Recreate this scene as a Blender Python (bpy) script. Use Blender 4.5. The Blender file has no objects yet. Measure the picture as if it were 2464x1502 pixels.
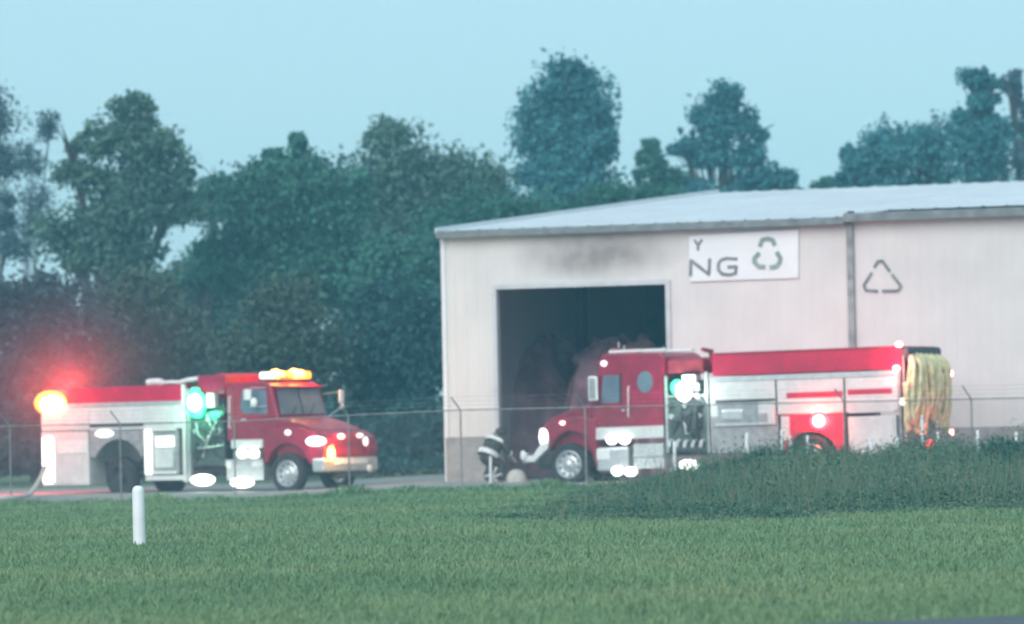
import bpy, math, random
import numpy as np
from mathutils import Matrix, Vector
R = math.radians
random.seed(7); rng = np.random.default_rng(7)
C = bpy.context.scene.collection
scene = bpy.context.scene

# ------------------------------------------------------------------ camera
FPX = 13250.0                      # focal length in pixels of a 2464 px wide frame
PITCH, ROLL, EYE = 1.107, -1.2, 1.6
cam_d = bpy.data.cameras.new('camera'); cam = bpy.data.objects.new('camera', cam_d); C.objects.link(cam)
scene.camera = cam
cam_d.sensor_width = 36; cam_d.lens = 36 * FPX / 2464
cam_d.clip_start = 0.5; cam_d.clip_end = 6000
MC = Matrix.Translation((0, 0, EYE)) @ (Matrix.Rotation(R(90 + PITCH), 4, 'X') @ Matrix.Rotation(R(ROLL), 4, 'Z'))
cam.matrix_world = MC
cam_d.dof.use_dof = True; cam_d.dof.focus_distance = 70.0; cam_d.dof.aperture_fstop = 2.4
CR = MC.to_3x3(); CO = MC.translation

def ray(px, py):
    return (CR @ Vector((px - 1232, 751 - py, -FPX))).normalized()
def at(px, py, Y):                 # world point at distance Y for a point of the survey photo
    d = ray(px, py); return CO + d * ((Y - CO.y) / d.y)

# ------------------------------------------------------------------ world, sun, exposure
W = bpy.data.worlds.new('World'); scene.world = W; W.use_nodes = True
nt = W.node_tree; nt.nodes.clear()
sky = nt.nodes.new('ShaderNodeTexSky'); sky.sky_type = 'NISHITA'; sky.sun_disc = False
SUN_EL, SUN_AZ = 32.0, 205.0       # azimuth clockwise from +Y: low light behind the camera
sky.sun_elevation = R(SUN_EL); sky.sun_rotation = R(SUN_AZ)
sky.air_density = 1.2; sky.dust_density = 0.6; sky.ozone_density = 3.0
mul = nt.nodes.new('ShaderNodeMix'); mul.data_type = 'RGBA'; mul.blend_type = 'MULTIPLY'; mul.inputs[0].default_value = 1
mul.inputs[7].default_value = (0.56, 0.70, 0.82, 1)
bg = nt.nodes.new('ShaderNodeBackground'); bg.inputs[1].default_value = 0.11
wo = nt.nodes.new('ShaderNodeOutputWorld')
veil = nt.nodes.new('ShaderNodeMix'); veil.data_type = 'RGBA'; veil.inputs[0].default_value = 0.8; veil.inputs[7].default_value = (2.90, 4.40, 5.0, 1)   # thin even evening cloud
nt.links.new(sky.outputs[0], mul.inputs[6]); nt.links.new(mul.outputs[2], veil.inputs[6]); nt.links.new(veil.outputs[2], bg.inputs[0]); nt.links.new(bg.outputs[0], wo.inputs[0])
sl = bpy.data.lights.new('sun', 'SUN'); sl.energy = 1.6; sl.angle = R(50); sl.color = (1.0, 0.95, 0.93)
so = bpy.data.objects.new('sun', sl); C.objects.link(so)
az = R(SUN_AZ); el = R(SUN_EL)
sd = Vector((math.sin(az) * math.cos(el), math.cos(az) * math.cos(el), math.sin(el)))
so.rotation_euler = sd.to_track_quat('Z', 'Y').to_euler(); so.location = (0, -20, 60)
vs = scene.view_settings; vs.view_transform = 'Standard'; vs.look = 'None'; vs.exposure = 0.80; vs.gamma = 1
try:
    scene.cycles.filter_width = 2.0
    scene.cycles.max_bounces = 6; scene.cycles.volume_bounces = 0
except Exception: pass

# ------------------------------------------------------------------ materials
def mat(name, col, rough=0.6, metal=0.0, var=0.12, scale=3.0, bump=0.0, bscale=None, col2=None, detail=4, emit=None, es=0, coat=0, trans=0, fine=None):
    m = bpy.data.materials.new(name); m.use_nodes = True
    t = m.node_tree; b = t.nodes['Principled BSDF']
    b.inputs['Roughness'].default_value = rough; b.inputs['Metallic'].default_value = metal
    if coat: b.inputs['Coat Weight'].default_value = coat; b.inputs['Coat Roughness'].default_value = 0.12
    tc = t.nodes.new('ShaderNodeTexCoord')
    n = t.nodes.new('ShaderNodeTexNoise'); n.inputs['Scale'].default_value = scale; n.inputs['Detail'].default_value = detail
    t.links.new(tc.outputs['Object'], n.inputs['Vector'])
    r = t.nodes.new('ShaderNodeValToRGB'); r.color_ramp.elements[0].position = 0.3; r.color_ramp.elements[1].position = 0.7
    c2 = col2 if col2 else tuple(min(1, c * (1 + var)) for c in col)
    c1 = col if col2 else tuple(c * (1 - var) for c in col)
    r.color_ramp.elements[0].color = (*c1, 1); r.color_ramp.elements[1].color = (*c2, 1)
    t.links.new(n.outputs['Fac'], r.inputs[0])
    out = r.outputs[0]
    if fine:
        n3 = t.nodes.new('ShaderNodeTexNoise'); n3.inputs['Scale'].default_value = fine[0]; n3.inputs['Detail'].default_value = 3
        t.links.new(tc.outputs['Object'], n3.inputs['Vector'])
        mp = t.nodes.new('ShaderNodeMapRange'); mp.inputs[1].default_value = 0.3; mp.inputs[2].default_value = 0.7
        mp.inputs[3].default_value = 1 - fine[1]; mp.inputs[4].default_value = 1 + fine[1]
        t.links.new(n3.outputs['Fac'], mp.inputs[0])
        mm = t.nodes.new('ShaderNodeMix'); mm.data_type = 'RGBA'; mm.blend_type = 'MULTIPLY'; mm.inputs[0].default_value = 1
        t.links.new(out, mm.inputs[6]); t.links.new(mp.outputs[0], mm.inputs[7]); out = mm.outputs[2]
    t.links.new(out, b.inputs['Base Color'])
    if bump:
        n2 = t.nodes.new('ShaderNodeTexNoise'); n2.inputs['Scale'].default_value = bscale or scale * 6; n2.inputs['Detail'].default_value = 6
        t.links.new(tc.outputs['Object'], n2.inputs['Vector'])
        bp = t.nodes.new('ShaderNodeBump'); bp.inputs['Strength'].default_value = bump; bp.inputs['Distance'].default_value = 0.03
        t.links.new(n2.outputs['Fac'], bp.inputs['Height']); t.links.new(bp.outputs[0], b.inputs['Normal'])
    if emit:
        b.inputs['Emission Color'].default_value = (*emit, 1); b.inputs['Emission Strength'].default_value = es
    return m
def leafmat(name, c1, c2, c3, k=1.0):
    c1, c2, c3 = (tuple(v * k for v in c) for c in (c1, c2, c3))
    m = bpy.data.materials.new(name); m.use_nodes = True
    t = m.node_tree; b = t.nodes['Principled BSDF']; b.inputs['Roughness'].default_value = 0.75
    b.inputs['Specular IOR Level'].default_value = 0.25
    g = t.nodes.new('ShaderNodeNewGeometry'); r = t.nodes.new('ShaderNodeValToRGB')
    r.color_ramp.elements[0].color = (*c1, 1); r.color_ramp.elements[1].color = (*c3, 1)
    e = r.color_ramp.elements.new(0.5); e.color = (*c2, 1)
    tc = t.nodes.new('ShaderNodeTexCoord'); n = t.nodes.new('ShaderNodeTexNoise'); n.inputs['Scale'].default_value = 0.45; n.inputs['Detail'].default_value = 2
    t.links.new(tc.outputs['Object'], n.inputs['Vector'])
    mr = t.nodes.new('ShaderNodeMapRange'); mr.inputs[1].default_value = 0.34; mr.inputs[2].default_value = 0.66; t.links.new(n.outputs['Fac'], mr.inputs[0])
    mx = t.nodes.new('ShaderNodeMix'); mx.inputs[0].default_value = 0.5
    t.links.new(mr.outputs[0], mx.inputs[2]); t.links.new(g.outputs['Random Per Island'], mx.inputs[3])
    t.links.new(mx.outputs[0], r.inputs[0]); t.links.new(r.outputs[0], b.inputs['Base Color'])
    return m
M = {}
M['red'] = mat('truck_red', (0.50, 0.004, 0.05), 0.45, var=0.15, scale=2, coat=0.15, fine=(14, .12))
M['red_shade'] = mat('truck_red_shaded', (0.27, 0.003, 0.035), 0.4, var=0.2, scale=2.5, coat=0.15, fine=(9, .15))  # truck red darkened to hold the cab's shading in the colour
M['dred'] = mat('dull_red', (0.30, 0.02, 0.04), 0.6, var=0.3, scale=5)
M['white'] = mat('truck_white', (0.62, 0.62, 0.60), 0.4, var=0.08, scale=3, fine=(11, .07))
M['grey'] = mat('panel_grey', (0.30, 0.31, 0.31), 0.5, var=0.25, scale=6)
M['silver'] = mat('aluminium', (0.60, 0.62, 0.62), 0.35, 0.7, var=0.12, scale=8, bump=.15)
M['tread'] = mat('tread_plate', (0.52, 0.55, 0.54), 0.4, 0.5, var=0.25, scale=14, bump=.4)
M['black'] = mat('black_rubber', (0.025, 0.025, 0.028), 0.8, var=0.3, scale=12, bump=.3)
M['dark'] = mat('dark_steel', (0.05, 0.055, 0.06), 0.6, 0.2, var=0.4, scale=7)
M['pump'] = mat('pump_panel', (0.10, 0.13, 0.12), 0.35, 0.5, var=0.4, scale=9)
M['glass'] = mat('cab_glass', (0.13, 0.17, 0.21), 0.12, 0.0, var=0.2, scale=2)
M['lwhite'] = mat('lit_white', (0.9, 0.9, 0.9), emit=(1, 0.99, 0.95), es=2.5)
M['lwhite2'] = mat('lit_white_soft', (0.9, 0.9, 0.9), emit=(1, 0.96, 0.92), es=0.8)
M['lred'] = mat('lit_red', (0.8, 0.1, 0.1), emit=(1, 0.045, 0.10), es=2.2)
M['lamr'] = mat('lit_orange_red', (0.8, 0.3, 0.1), emit=(1, 0.10, 0.01), es=1.3)
M['lredh'] = mat('lit_red_hot', (0.9, 0.3, 0.1), emit=(1, 0.62, 0.25), es=6)
M['lpink'] = mat('lit_red_pale', (0.9, 0.3, 0.3), emit=(1, 0.35, 0.33), es=5)
M['lamb'] = mat('lit_amber', (0.9, 0.5, 0.1), emit=(1, 0.22, 0.015), es=2.4)
M['lambh'] = mat('lit_amber_hot', (0.9, 0.6, 0.2), emit=(1, 0.50, 0.12), es=3.5)
M['lgreen'] = mat('halo_glow_green', (0.1, 0.8, 0.4), emit=(0.01, 0.75, 0.30), es=1.1)
M['reflect'] = mat('reflective_tape', (0.75, 0.75, 0.72), 0.35, var=0.1, scale=9)
M['hose'] = mat('yellow_hose', (0.70, 0.62, 0.36), 0.8, var=0.3, scale=6, bump=.3)
M['hosew'] = mat('cream_hose', (0.55, 0.50, 0.44), 0.8, var=0.15, scale=6, bump=.3)
M['galv'] = mat('galvanised', (0.26, 0.26, 0.25), 0.7, 0.2, var=0.3, scale=5)
M['pvc'] = mat('white_pipe', (0.80, 0.80, 0.80), 0.45, var=0.05, scale=4, bump=.1)
M['roof'] = mat('roof_metal', (0.66, 0.67, 0.69), 0.7, 0.0, var=0.08, scale=0.6, fine=(5, .05))
M['gutter'] = mat('gutter_grey', (0.17, 0.19, 0.19), 0.6, var=0.3, scale=3)
M['trim'] = mat('trim_white', (0.66, 0.67, 0.68), 0.5, var=0.05, scale=2)
M['jamb'] = mat('door_jamb', (0.52, 0.52, 0.53), 0.6, var=0.12, scale=2)
M['seam'] = mat('downpipe_grey', (0.26, 0.26, 0.26), 0.6, var=0.3, scale=4)
M['sign'] = mat('sign_white', (0.74, 0.75, 0.75), 0.5, var=0.05, scale=1.5)
M['paintdk'] = mat('letter_grey', (0.17, 0.18, 0.18), 0.7, var=0.35, scale=5)
M['paintgr'] = mat('symbol_green_grey', (0.23, 0.31, 0.28), 0.7, var=0.3, scale=5)
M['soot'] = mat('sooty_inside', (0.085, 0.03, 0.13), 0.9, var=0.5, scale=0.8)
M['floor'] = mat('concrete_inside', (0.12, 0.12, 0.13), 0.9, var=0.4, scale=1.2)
M['scrap'] = mat('burnt_scrap', (0.20, 0.10, 0.13), 0.9, col2=(0.52, 0.30, 0.36), scale=1.6, bump=.5)
M['bark'] = mat('bark', (0.06, 0.055, 0.05), 0.9, var=0.4, scale=6, bump=.6)
M['coat'] = mat('turnout_cloth', (0.055, 0.05, 0.042), 0.9, var=0.4, scale=9, bump=.4)
M['skin'] = mat('skin', (0.42, 0.25, 0.19), 0.6, var=0.1)
M['helmet'] = mat('helmet_black', (0.04, 0.038, 0.035), 0.4, var=0.3)
M['gravel'] = mat('gravel', (0.20, 0.21, 0.20), 0.95, col2=(0.36, 0.37, 0.34), scale=1.2, bump=.8, bscale=30, fine=(9, .3))
M['road'] = mat('asphalt', (0.09, 0.11, 0.125), 0.9, var=0.25, scale=6, bump=.5, bscale=60)

# wall: corrugated off-white cladding with a soot stain over the doorway
def wallmat():
    m = bpy.data.materials.new('wall_cladding'); m.use_nodes = True
    t = m.node_tree; b = t.nodes['Principled BSDF']; b.inputs['Roughness'].default_value = 0.55
    tc = t.nodes.new('ShaderNodeTexCoord')
    n = t.nodes.new('ShaderNodeTexNoise'); n.inputs['Scale'].default_value = 0.7; n.inputs['Detail'].default_value = 5
    t.links.new(tc.outputs['Object'], n.inputs['Vector'])
    r = t.nodes.new('ShaderNodeValToRGB'); r.color_ramp.elements[0].position = .3; r.color_ramp.elements[1].position = .7
    r.color_ramp.elements[0].color = (0.58, 0.555, 0.53, 1); r.color_ramp.elements[1].color = (0.67, 0.64, 0.61, 1)
    t.links.new(n.outputs['Fac'], r.inputs[0])
    mp = t.nodes.new('ShaderNodeMapping'); mp.vector_type = 'POINT'
    mp.inputs['Location'].default_value = (-4.35 / 2.6, 0, -5.75 / .75); mp.inputs['Scale'].default_value = (1 / 2.6, 0.0, 1 / .75)
    t.links.new(tc.outputs['Object'], mp.inputs['Vector'])
    gr = t.nodes.new('ShaderNodeTexGradient'); gr.gradient_type = 'SPHERICAL'; t.links.new(mp.outputs[0], gr.inputs[0])
    n2 = t.nodes.new('ShaderNodeTexNoise'); n2.inputs['Scale'].default_value = 1.6; n2.inputs['Detail'].default_value = 6
    t.links.new(tc.outputs['Object'], n2.inputs['Vector'])
    k = t.nodes.new('ShaderNodeMath'); k.operation = 'MULTIPLY'; t.links.new(gr.outputs['Fac'], k.inputs[0]); t.links.new(n2.outputs['Fac'], k.inputs[1])
    k2 = t.nodes.new('ShaderNodeMath'); k2.operation = 'MULTIPLY'; k2.inputs[1].default_value = 2.4; k2.use_clamp = True; t.links.new(k.outputs[0], k2.inputs[0])
    mx = t.nodes.new('ShaderNodeMix'); mx.data_type = 'RGBA'
    mx.inputs[7].default_value = (0.27, 0.235, 0.22, 1)
    t.links.new(k2.outputs[0], mx.inputs[0]); t.links.new(r.outputs[0], mx.inputs[6]); t.links.new(mx.outputs[2], b.inputs['Base Color'])
    return m
M['wall'] = wallmat()
M['skirt'] = mat('skirting_block', (0.30, 0.285, 0.275), 0.9, var=0.16, scale=1.4, fine=(7, .12))

# ------------------------------------------------------------------ mesh building
class MB:
    def __init__(s): s.v = []; s.f = []
    def add(s, vs, fs):
        o = len(s.v); s.v += [tuple(v) for v in vs]; s.f += [tuple(i + o for i in f) for f in fs]; return s
    def box(s, a, b):
        x0, y0, z0 = (min(a[i], b[i]) for i in range(3)); x1, y1, z1 = (max(a[i], b[i]) for i in range(3))
        return s.add([(x0,y0,z0),(x1,y0,z0),(x1,y1,z0),(x0,y1,z0),(x0,y0,z1),(x1,y0,z1),(x1,y1,z1),(x0,y1,z1)],
              [(0,3,2,1),(4,5,6,7),(0,1,5,4),(1,2,6,5),(2,3,7,6),(3,0,4,7)])
    def prism(s, poly, w0, w1=None):
        """poly of (x,z) or (x,z,halfwidth); extruded in y from w0 to w1, or +-halfwidth"""
        n = len(poly)
        A = [(p[0], (w0 if w1 is not None else -p[2]), p[1]) for p in poly]
        B = [(p[0], (w1 if w1 is not None else p[2]), p[1]) for p in poly]
        return s.add(A + B, [tuple(range(n)), tuple(range(2 * n - 1, n - 1, -1))] + [(i, i + n, (i + 1) % n + n, (i + 1) % n) for i in range(n)])
    def tube(s, pts, r, k=8, cap=True, r2=None):
        pts = [Vector(p) for p in pts]; n = len(pts); up = Vector((0, 0, 1)); vs = []; fs = []
        for i, p in enumerate(pts):
            d = (pts[min(i + 1, n - 1)] - pts[max(i - 1, 0)]).normalized()
            a = d.cross(up)
            if a.length < 0.05: a = d.cross(Vector((1, 0, 0)))
            a.normalize(); b = d.cross(a)
            rr = r if not r2 else r + (r2 - r) * i / (n - 1)
            if isinstance(r, (list, tuple)): rr = r[i]
            for j in range(k):
                t = 2 * math.pi * j / k; vs.append(p + a * rr * math.cos(t) + b * rr * math.sin(t))
        for i in range(n - 1):
            for j in range(k):
                j2 = (j + 1) % k; fs.append((i*k+j, i*k+j2, (i+1)*k+j2, (i+1)*k+j))
        if cap: fs.append(tuple(range(k - 1, -1, -1))); fs.append(tuple((n-1)*k + j for j in range(k)))
        return s.add(vs, fs)
    def lathe_y(s, prof, c=(0, 0, 0), k=32):
        """profile of (radius, y); revolve about the y axis"""
        vs = []; fs = []; n = len(prof)
        for r_, y in prof:
            for j in range(k):
                t = 2 * math.pi * j / k; vs.append((c[0] + r_ * math.cos(t), c[1] + y, c[2] + r_ * math.sin(t)))
        for i in range(n - 1):
            for j in range(k):
                j2 = (j + 1) % k; fs.append((i*k+j, (i+1)*k+j, (i+1)*k+j2, i*k+j2))
        return s.add(vs, fs)
    def ball(s, c, rx, ry, rz, k=12, m=8):
        vs = [(c[0], c[1], c[2] - rz)]; fs = []
        for i in range(1, m):
            a = math.pi * i / m - math.pi / 2
            for j in range(k):
                t = 2 * math.pi * j / k
                vs.append((c[0] + rx * math.cos(a) * math.cos(t), c[1] + ry * math.cos(a) * math.sin(t), c[2] + rz * math.sin(a)))
        vs.append((c[0], c[1], c[2] + rz)); e = len(vs) - 1
        for j in range(k):
            j2 = (j + 1) % k; fs.append((0, 1 + j2, 1 + j)); fs.append((e, e - k + j, e - k + j2))
            for i in range(m - 2): fs.append((1 + i*k + j, 1 + i*k + j2, 1 + (i+1)*k + j2, 1 + (i+1)*k + j))
        return s.add(vs, fs)
    def build(s, name, m, parent=None, bevel=0, smooth=False, tag=None):
        me = bpy.data.meshes.new(name); me.from_pydata(s.v, [], s.f); me.update()
        o = bpy.data.objects.new(name, me); C.objects.link(o); me.materials.append(M[m] if isinstance(m, str) else m)
        if parent: o.parent = parent
        if smooth:
            for p in me.polygons: p.use_smooth = True
        if bevel:
            b = o.modifiers.new('bevel', 'BEVEL'); b.width = bevel; b.segments = 2; b.limit_method = 'ANGLE'; b.angle_limit = R(35)
        return o
def quads(name, V, m, parent=None):
    """V: (n,4,3) numpy array of quads"""
    n = len(V); me = bpy.data.meshes.new(name)
    me.vertices.add(4 * n); me.vertices.foreach_set('co', V.astype(np.float32).ravel())
    me.loops.add(4 * n); me.loops.foreach_set('vertex_index', np.arange(4 * n, dtype=np.int32))
    me.polygons.add(n); me.polygons.foreach_set('loop_start', np.arange(0, 4 * n, 4, dtype=np.int32))
    me.polygons.foreach_set('loop_total', np.full(n, 4, dtype=np.int32)); me.update(calc_edges=True)
    o = bpy.data.objects.new(name, me); C.objects.link(o); me.materials.append(m)
    if parent: o.parent = parent
    return o
def tag(o, label=None, cat=None, group=None, kind=None):
    if label: o['label'] = label
    if cat: o['category'] = cat
    if group: o['group'] = group
    if kind: o['kind'] = kind
    return o
def empty(name, loc=(0, 0, 0), rz=0):
    o = bpy.data.objects.new(name, None); C.objects.link(o); o.location = loc; o.rotation_euler = (0, 0, rz); o.empty_display_size = .3
    return o
def point(name, parent, loc, col, power, rad=0.15):
    l = bpy.data.lights.new(name, 'POINT'); l.color = col; l.energy = power; l.shadow_soft_size = rad
    o = bpy.data.objects.new(name, l); C.objects.link(o); o.parent = parent; o.location = loc; return o
def sst(a, b, x):
    t = np.clip((x - a) / (b - a), 0, 1); return t * t * (3 - 2 * t)

# ------------------------------------------------------------------ ground, road, yard
def gz(x, y):
    dip = -0.15 * (1 - sst(-6.5, -1.5, x)) * sst(95, 122, y)
    und = 0.035 * np.sin(x * 0.55 + y * 0.11) * np.sin(y * 0.16 + 1) * (1 - sst(100, 120, y)) * sst(30, 45, y)
    return dip + und
def sheet(name, xs, ys, off, m, kind='structure'):
    X, Y = np.meshgrid(xs, ys); Z = gz(X, Y) + off
    V = np.stack([X, Y, Z], -1).reshape(-1, 3); nx = len(xs); fs = []
    for j in range(len(ys) - 1):
        for i in range(nx - 1):
            a = j * nx + i; fs.append((a, a + 1, a + nx + 1, a + nx))
    b = MB(); b.add(V.tolist(), fs); o = b.build(name, m, smooth=True); tag(o, kind=kind); return o
M['ground'] = mat('turf_soil', (0.07, 0.15, 0.07), 0.95, col2=(0.13, 0.17, 0.08), scale=0.25, bump=.6, bscale=14, fine=(3.5, .35))
xs = np.concatenate([[-420, -200, -120, -60], np.arange(-32, 33, 1.5), [60, 120, 200, 420]])
ys = np.concatenate([[-60, 0, 15, 25], np.arange(30, 175, 2.0), [190, 230, 300, 460]])
sheet('ground', xs, ys, 0, M['ground'])
# gravel yard the trucks stand on
b = MB(); X = np.linspace(-24, 30, 55); fr = 123.5 + 1.0 * np.sin(X * .9) + .5 * np.sin(X * 2.3) - (X + 2) * .2
V = []; fs = []
rows = 14
for k in range(rows):
    for i, x in enumerate(X):
        y = fr[i] + (160 - fr[i]) * k / (rows - 1); V.append((x, y, float(gz(x, y)) + 0.012))
for k in range(rows - 1):
    for i in range(54): a = k * 55 + i; fs.append((a, a + 1, a + 56, a + 55))
b.add(V, fs); tag(b.build('gravel_yard', 'gravel', smooth=True), kind='structure')
# the road edge in the near right corner
b = MB(); V = [at(2290, 1502, 0.1)]; e0 = Vector((1.2, 40.6, 0)); 
rv = [(2.9, 41.2), (3.5, 41.55), (4.5, 41.95), (8, 43.2), (20, 48), (22, 30), (-8, 20), (-6, 36), (0, 40.1)]
b.add([(x, y, 0.03) for x, y in rv] + [(x, y, -0.15) for x, y in rv], [tuple(range(8, -1, -1))] + [(i, i + 9, (i + 1) % 9 + 9, (i + 1) % 9) for i in range(9)])
tag(b.build('road', 'road'), kind='structure')

# mown grass: short blades
def blades(n, y0, y1, hfun, w, name, m, half=lambda y: 1.12 * 1232 / FPX * y + 1.2, keep=None):
    y = y0 + (y1 - y0) * rng.random(n) ** 1.15
    x = (rng.random(n) * 2 - 1) * half(y)
    if keep is not None: k = keep(x, y); x, y = x[k], y[k]; n = len(x)
    z = gz(x, y); h = hfun(x, y) * (0.55 + 0.8 * rng.random(n)); a = rng.random(n) * math.pi
    lean = rng.normal(0, .5, (n, 2)) * h[:, None]
    ww = w * (0.6 + .8 * rng.random(n)) * (y / 60) ** .5
    dx, dy = np.cos(a) * ww, np.sin(a) * ww
    V = np.empty((n, 4, 3))
    V[:, 0] = np.stack([x - dx, y - dy, z - .01], -1); V[:, 1] = np.stack([x + dx, y + dy, z - .01], -1)
    V[:, 2] = np.stack([x + lean[:, 0] + dx * .35, y + lean[:, 1] + dy * .35, z + h], -1)
    V[:, 3] = np.stack([x + lean[:, 0] - dx * .35, y + lean[:, 1] - dy * .35, z + h], -1)
    return quads(name, V, m)
GL = leafmat('grass_blades', (0.110, 0.200, 0.112), (0.168, 0.270, 0.135), (0.255, 0.305, 0.165))
GL.node_tree.nodes['Noise Texture'].inputs['Scale'].default_value = 0.16; GL.node_tree.nodes['Noise Texture'].inputs['Detail'].default_value = 4
def _old_weedy(x, y):        # 0..1: tall unmown weeds on the right, in front of the yard
    fy = 83 + 0.25 * x + 1.2 * np.sin(x * 1.3)
    edge = sst(-1.5, 2.5, x - (y - 85) * .08)
    return edge * sst(fy - .6, fy + 1.5, y) * (1 - sst(124, 126, y))
def weedy(x, y):        # 0..1: tall unmown weeds on the right, in front of the yard
    fy = 83 + 0.25 * x + 1.2 * np.sin(x * 1.3) + .5 * np.sin(x * 4.1)
    edge = sst(-1.7, 3.4, x - (y - 85) * .08 + .5 * np.sin(y * .8))
    return edge * sst(fy - 1, fy + 4, y) * (1 - sst(124, 126, y))
o = blades(260000, 39, 128, lambda x, y: 0.038 + 0.026 * np.sin(x * 1.7 + y * .4) ** 2, 0.010, 'mown_grass', GL,
           keep=lambda x, y: (weedy(x, y) < .6) & ~((y < 41.3 + .42 * (x - 2.9)) & (x > -9)) & (y < 123 - (x + 2) * .2 + np.sin(x * 3) * .5))
tag(o, 'short mown green grass in the foreground', 'grass', kind='stuff')
# ragged taller grass along the yard's edge
o = blades(16000, 119, 127.5, lambda x, y: 0.08 + 0.12 * (np.sin(x * 2.1) * np.sin(x * .7 + 1)) ** 2, 0.02, 'verge_grass', GL,
           keep=lambda x, y: (np.abs(y - (124 - (x + 2) * .2)) < 2.0) & (weedy(x, y) < .6))
tag(o, 'ragged taller grass along the edge of the gravel', 'grass', kind='stuff')

# tall weeds
WL = leafmat('weed_leaves', (0.026, 0.080, 0.058), (0.070, 0.135, 0.085), (0.170, 0.20, 0.125), 1.15)
def leafcloud(P, size, up=0.0):
    n = len(P); u = rng.normal(size=(n, 3)); u /= np.linalg.norm(u, axis=1)[:, None]
    w = rng.normal(size=(n, 3)); v = np.cross(u, w); v /= np.linalg.norm(v, axis=1)[:, None]
    s = size * (0.55 + 0.9 * rng.random(n))[:, None]; l = s * (0.7 + .6 * rng.random(n))[:, None]
    V = np.empty((n, 4, 3))
    V[:, 0] = P - u * l; V[:, 1] = P - v * s * .55; V[:, 2] = P + u * l; V[:, 3] = P + v * s * .55
    return V
n = 620000
y = 82 + 44 * rng.random(n); x = -2 + 17 * rng.random(n)
w = weedy(x, y); k = rng.random(n) < w; x, y, w = x[k], y[k], w[k]
H = (0.16 + 0.30 * sst(0, 5, x) + 0.26 * sst(88, 112, y) * sst(1.5, 6, x)) * (0.80 + 0.42 * np.sin(x * 1.9 + 1.1 * np.sin(y * .5)) * np.sin(y * .33 + x * .4)) * (.25 + .75 * w) * 1.12 * (.95 + .26 * np.sin(x * .8 + 2.6) * np.sin(y * .12 + 4.2)) * (1 + .14 * sst(3, 6, x)) * (.45 + .55 * sst(83, 99, y - .25 * x))
z = H * rng.random(len(x)) ** .7 * (0.75 + .65 * rng.random(len(x)) ** 3)
V1 = leafcloud(np.stack([x, y, z + .02], -1), 0.026)
# upright stems
m_ = 7000; ys_ = 84 + 41 * rng.random(m_); xs_ = -1 + 15.5 * rng.random(m_); k = rng.random(m_) < weedy(xs_, ys_); xs_, ys_ = xs_[k], ys_[k]; m_ = len(xs_)
hs = (0.2 + 0.42 * sst(0, 5, xs_)) * (0.5 + 1.0 * rng.random(m_) ** 2); lx = rng.normal(0, .16, m_)
V2 = np.empty((m_, 4, 3)); ww = .006
V2[:, 0] = np.stack([xs_ - ww, ys_, 0 * xs_], -1); V2[:, 1] = np.stack([xs_ + ww, ys_, 0 * xs_], -1)
V2[:, 2] = np.stack([xs_ + lx + ww, ys_, hs], -1); V2[:, 3] = np.stack([xs_ + lx - ww, ys_, hs], -1)
tag(quads('tall_weeds', np.concatenate([V1, V2]), WL), 'bank of tall unmown weeds in front of the right fire truck', 'weeds', kind='stuff')

m_ = 2600; ys_ = 84 + 40 * rng.random(m_); xs_ = -2.5 + 17 * rng.random(m_); k = rng.random(m_) < weedy(xs_, ys_) * (.35 + .65 * (np.sin(xs_ * 1.1) * np.sin(ys_ * .17 + 1) > 0)); xs_, ys_ = xs_[k], ys_[k]; m_ = len(xs_)
hs = (0.22 + 0.40 * sst(0, 5, xs_)) * (0.7 + .75 * rng.random(m_) ** 2); a_ = rng.random(m_) * 6.28; lx = np.cos(a_) * hs * .22; ly = np.sin(a_) * hs * .22
V2 = np.empty((m_, 4, 3)); ww = .005
V2[:, 0] = np.stack([xs_ - ww, ys_, 0 * xs_], -1); V2[:, 1] = np.stack([xs_ + ww, ys_, 0 * xs_], -1); V2[:, 2] = np.stack([xs_ + lx + ww, ys_ + ly, hs], -1); V2[:, 3] = np.stack([xs_ + lx - ww, ys_ + ly, hs], -1)
hd = np.repeat(np.stack([xs_ + lx, ys_ + ly, hs], -1), 5, 0) + rng.normal(size=(m_ * 5, 3)) * [.015, .015, .04]
DS = leafmat('dry_stalks', (0.07, 0.09, 0.06), (0.13, 0.14, 0.09), (0.24, 0.22, 0.15))
tag(quads('dry_stalks', np.concatenate([V2, leafcloud(hd, .022)]), DS), 'pale dry seed stalks standing among the tall weeds', 'dry stalks', kind='stuff')
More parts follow.
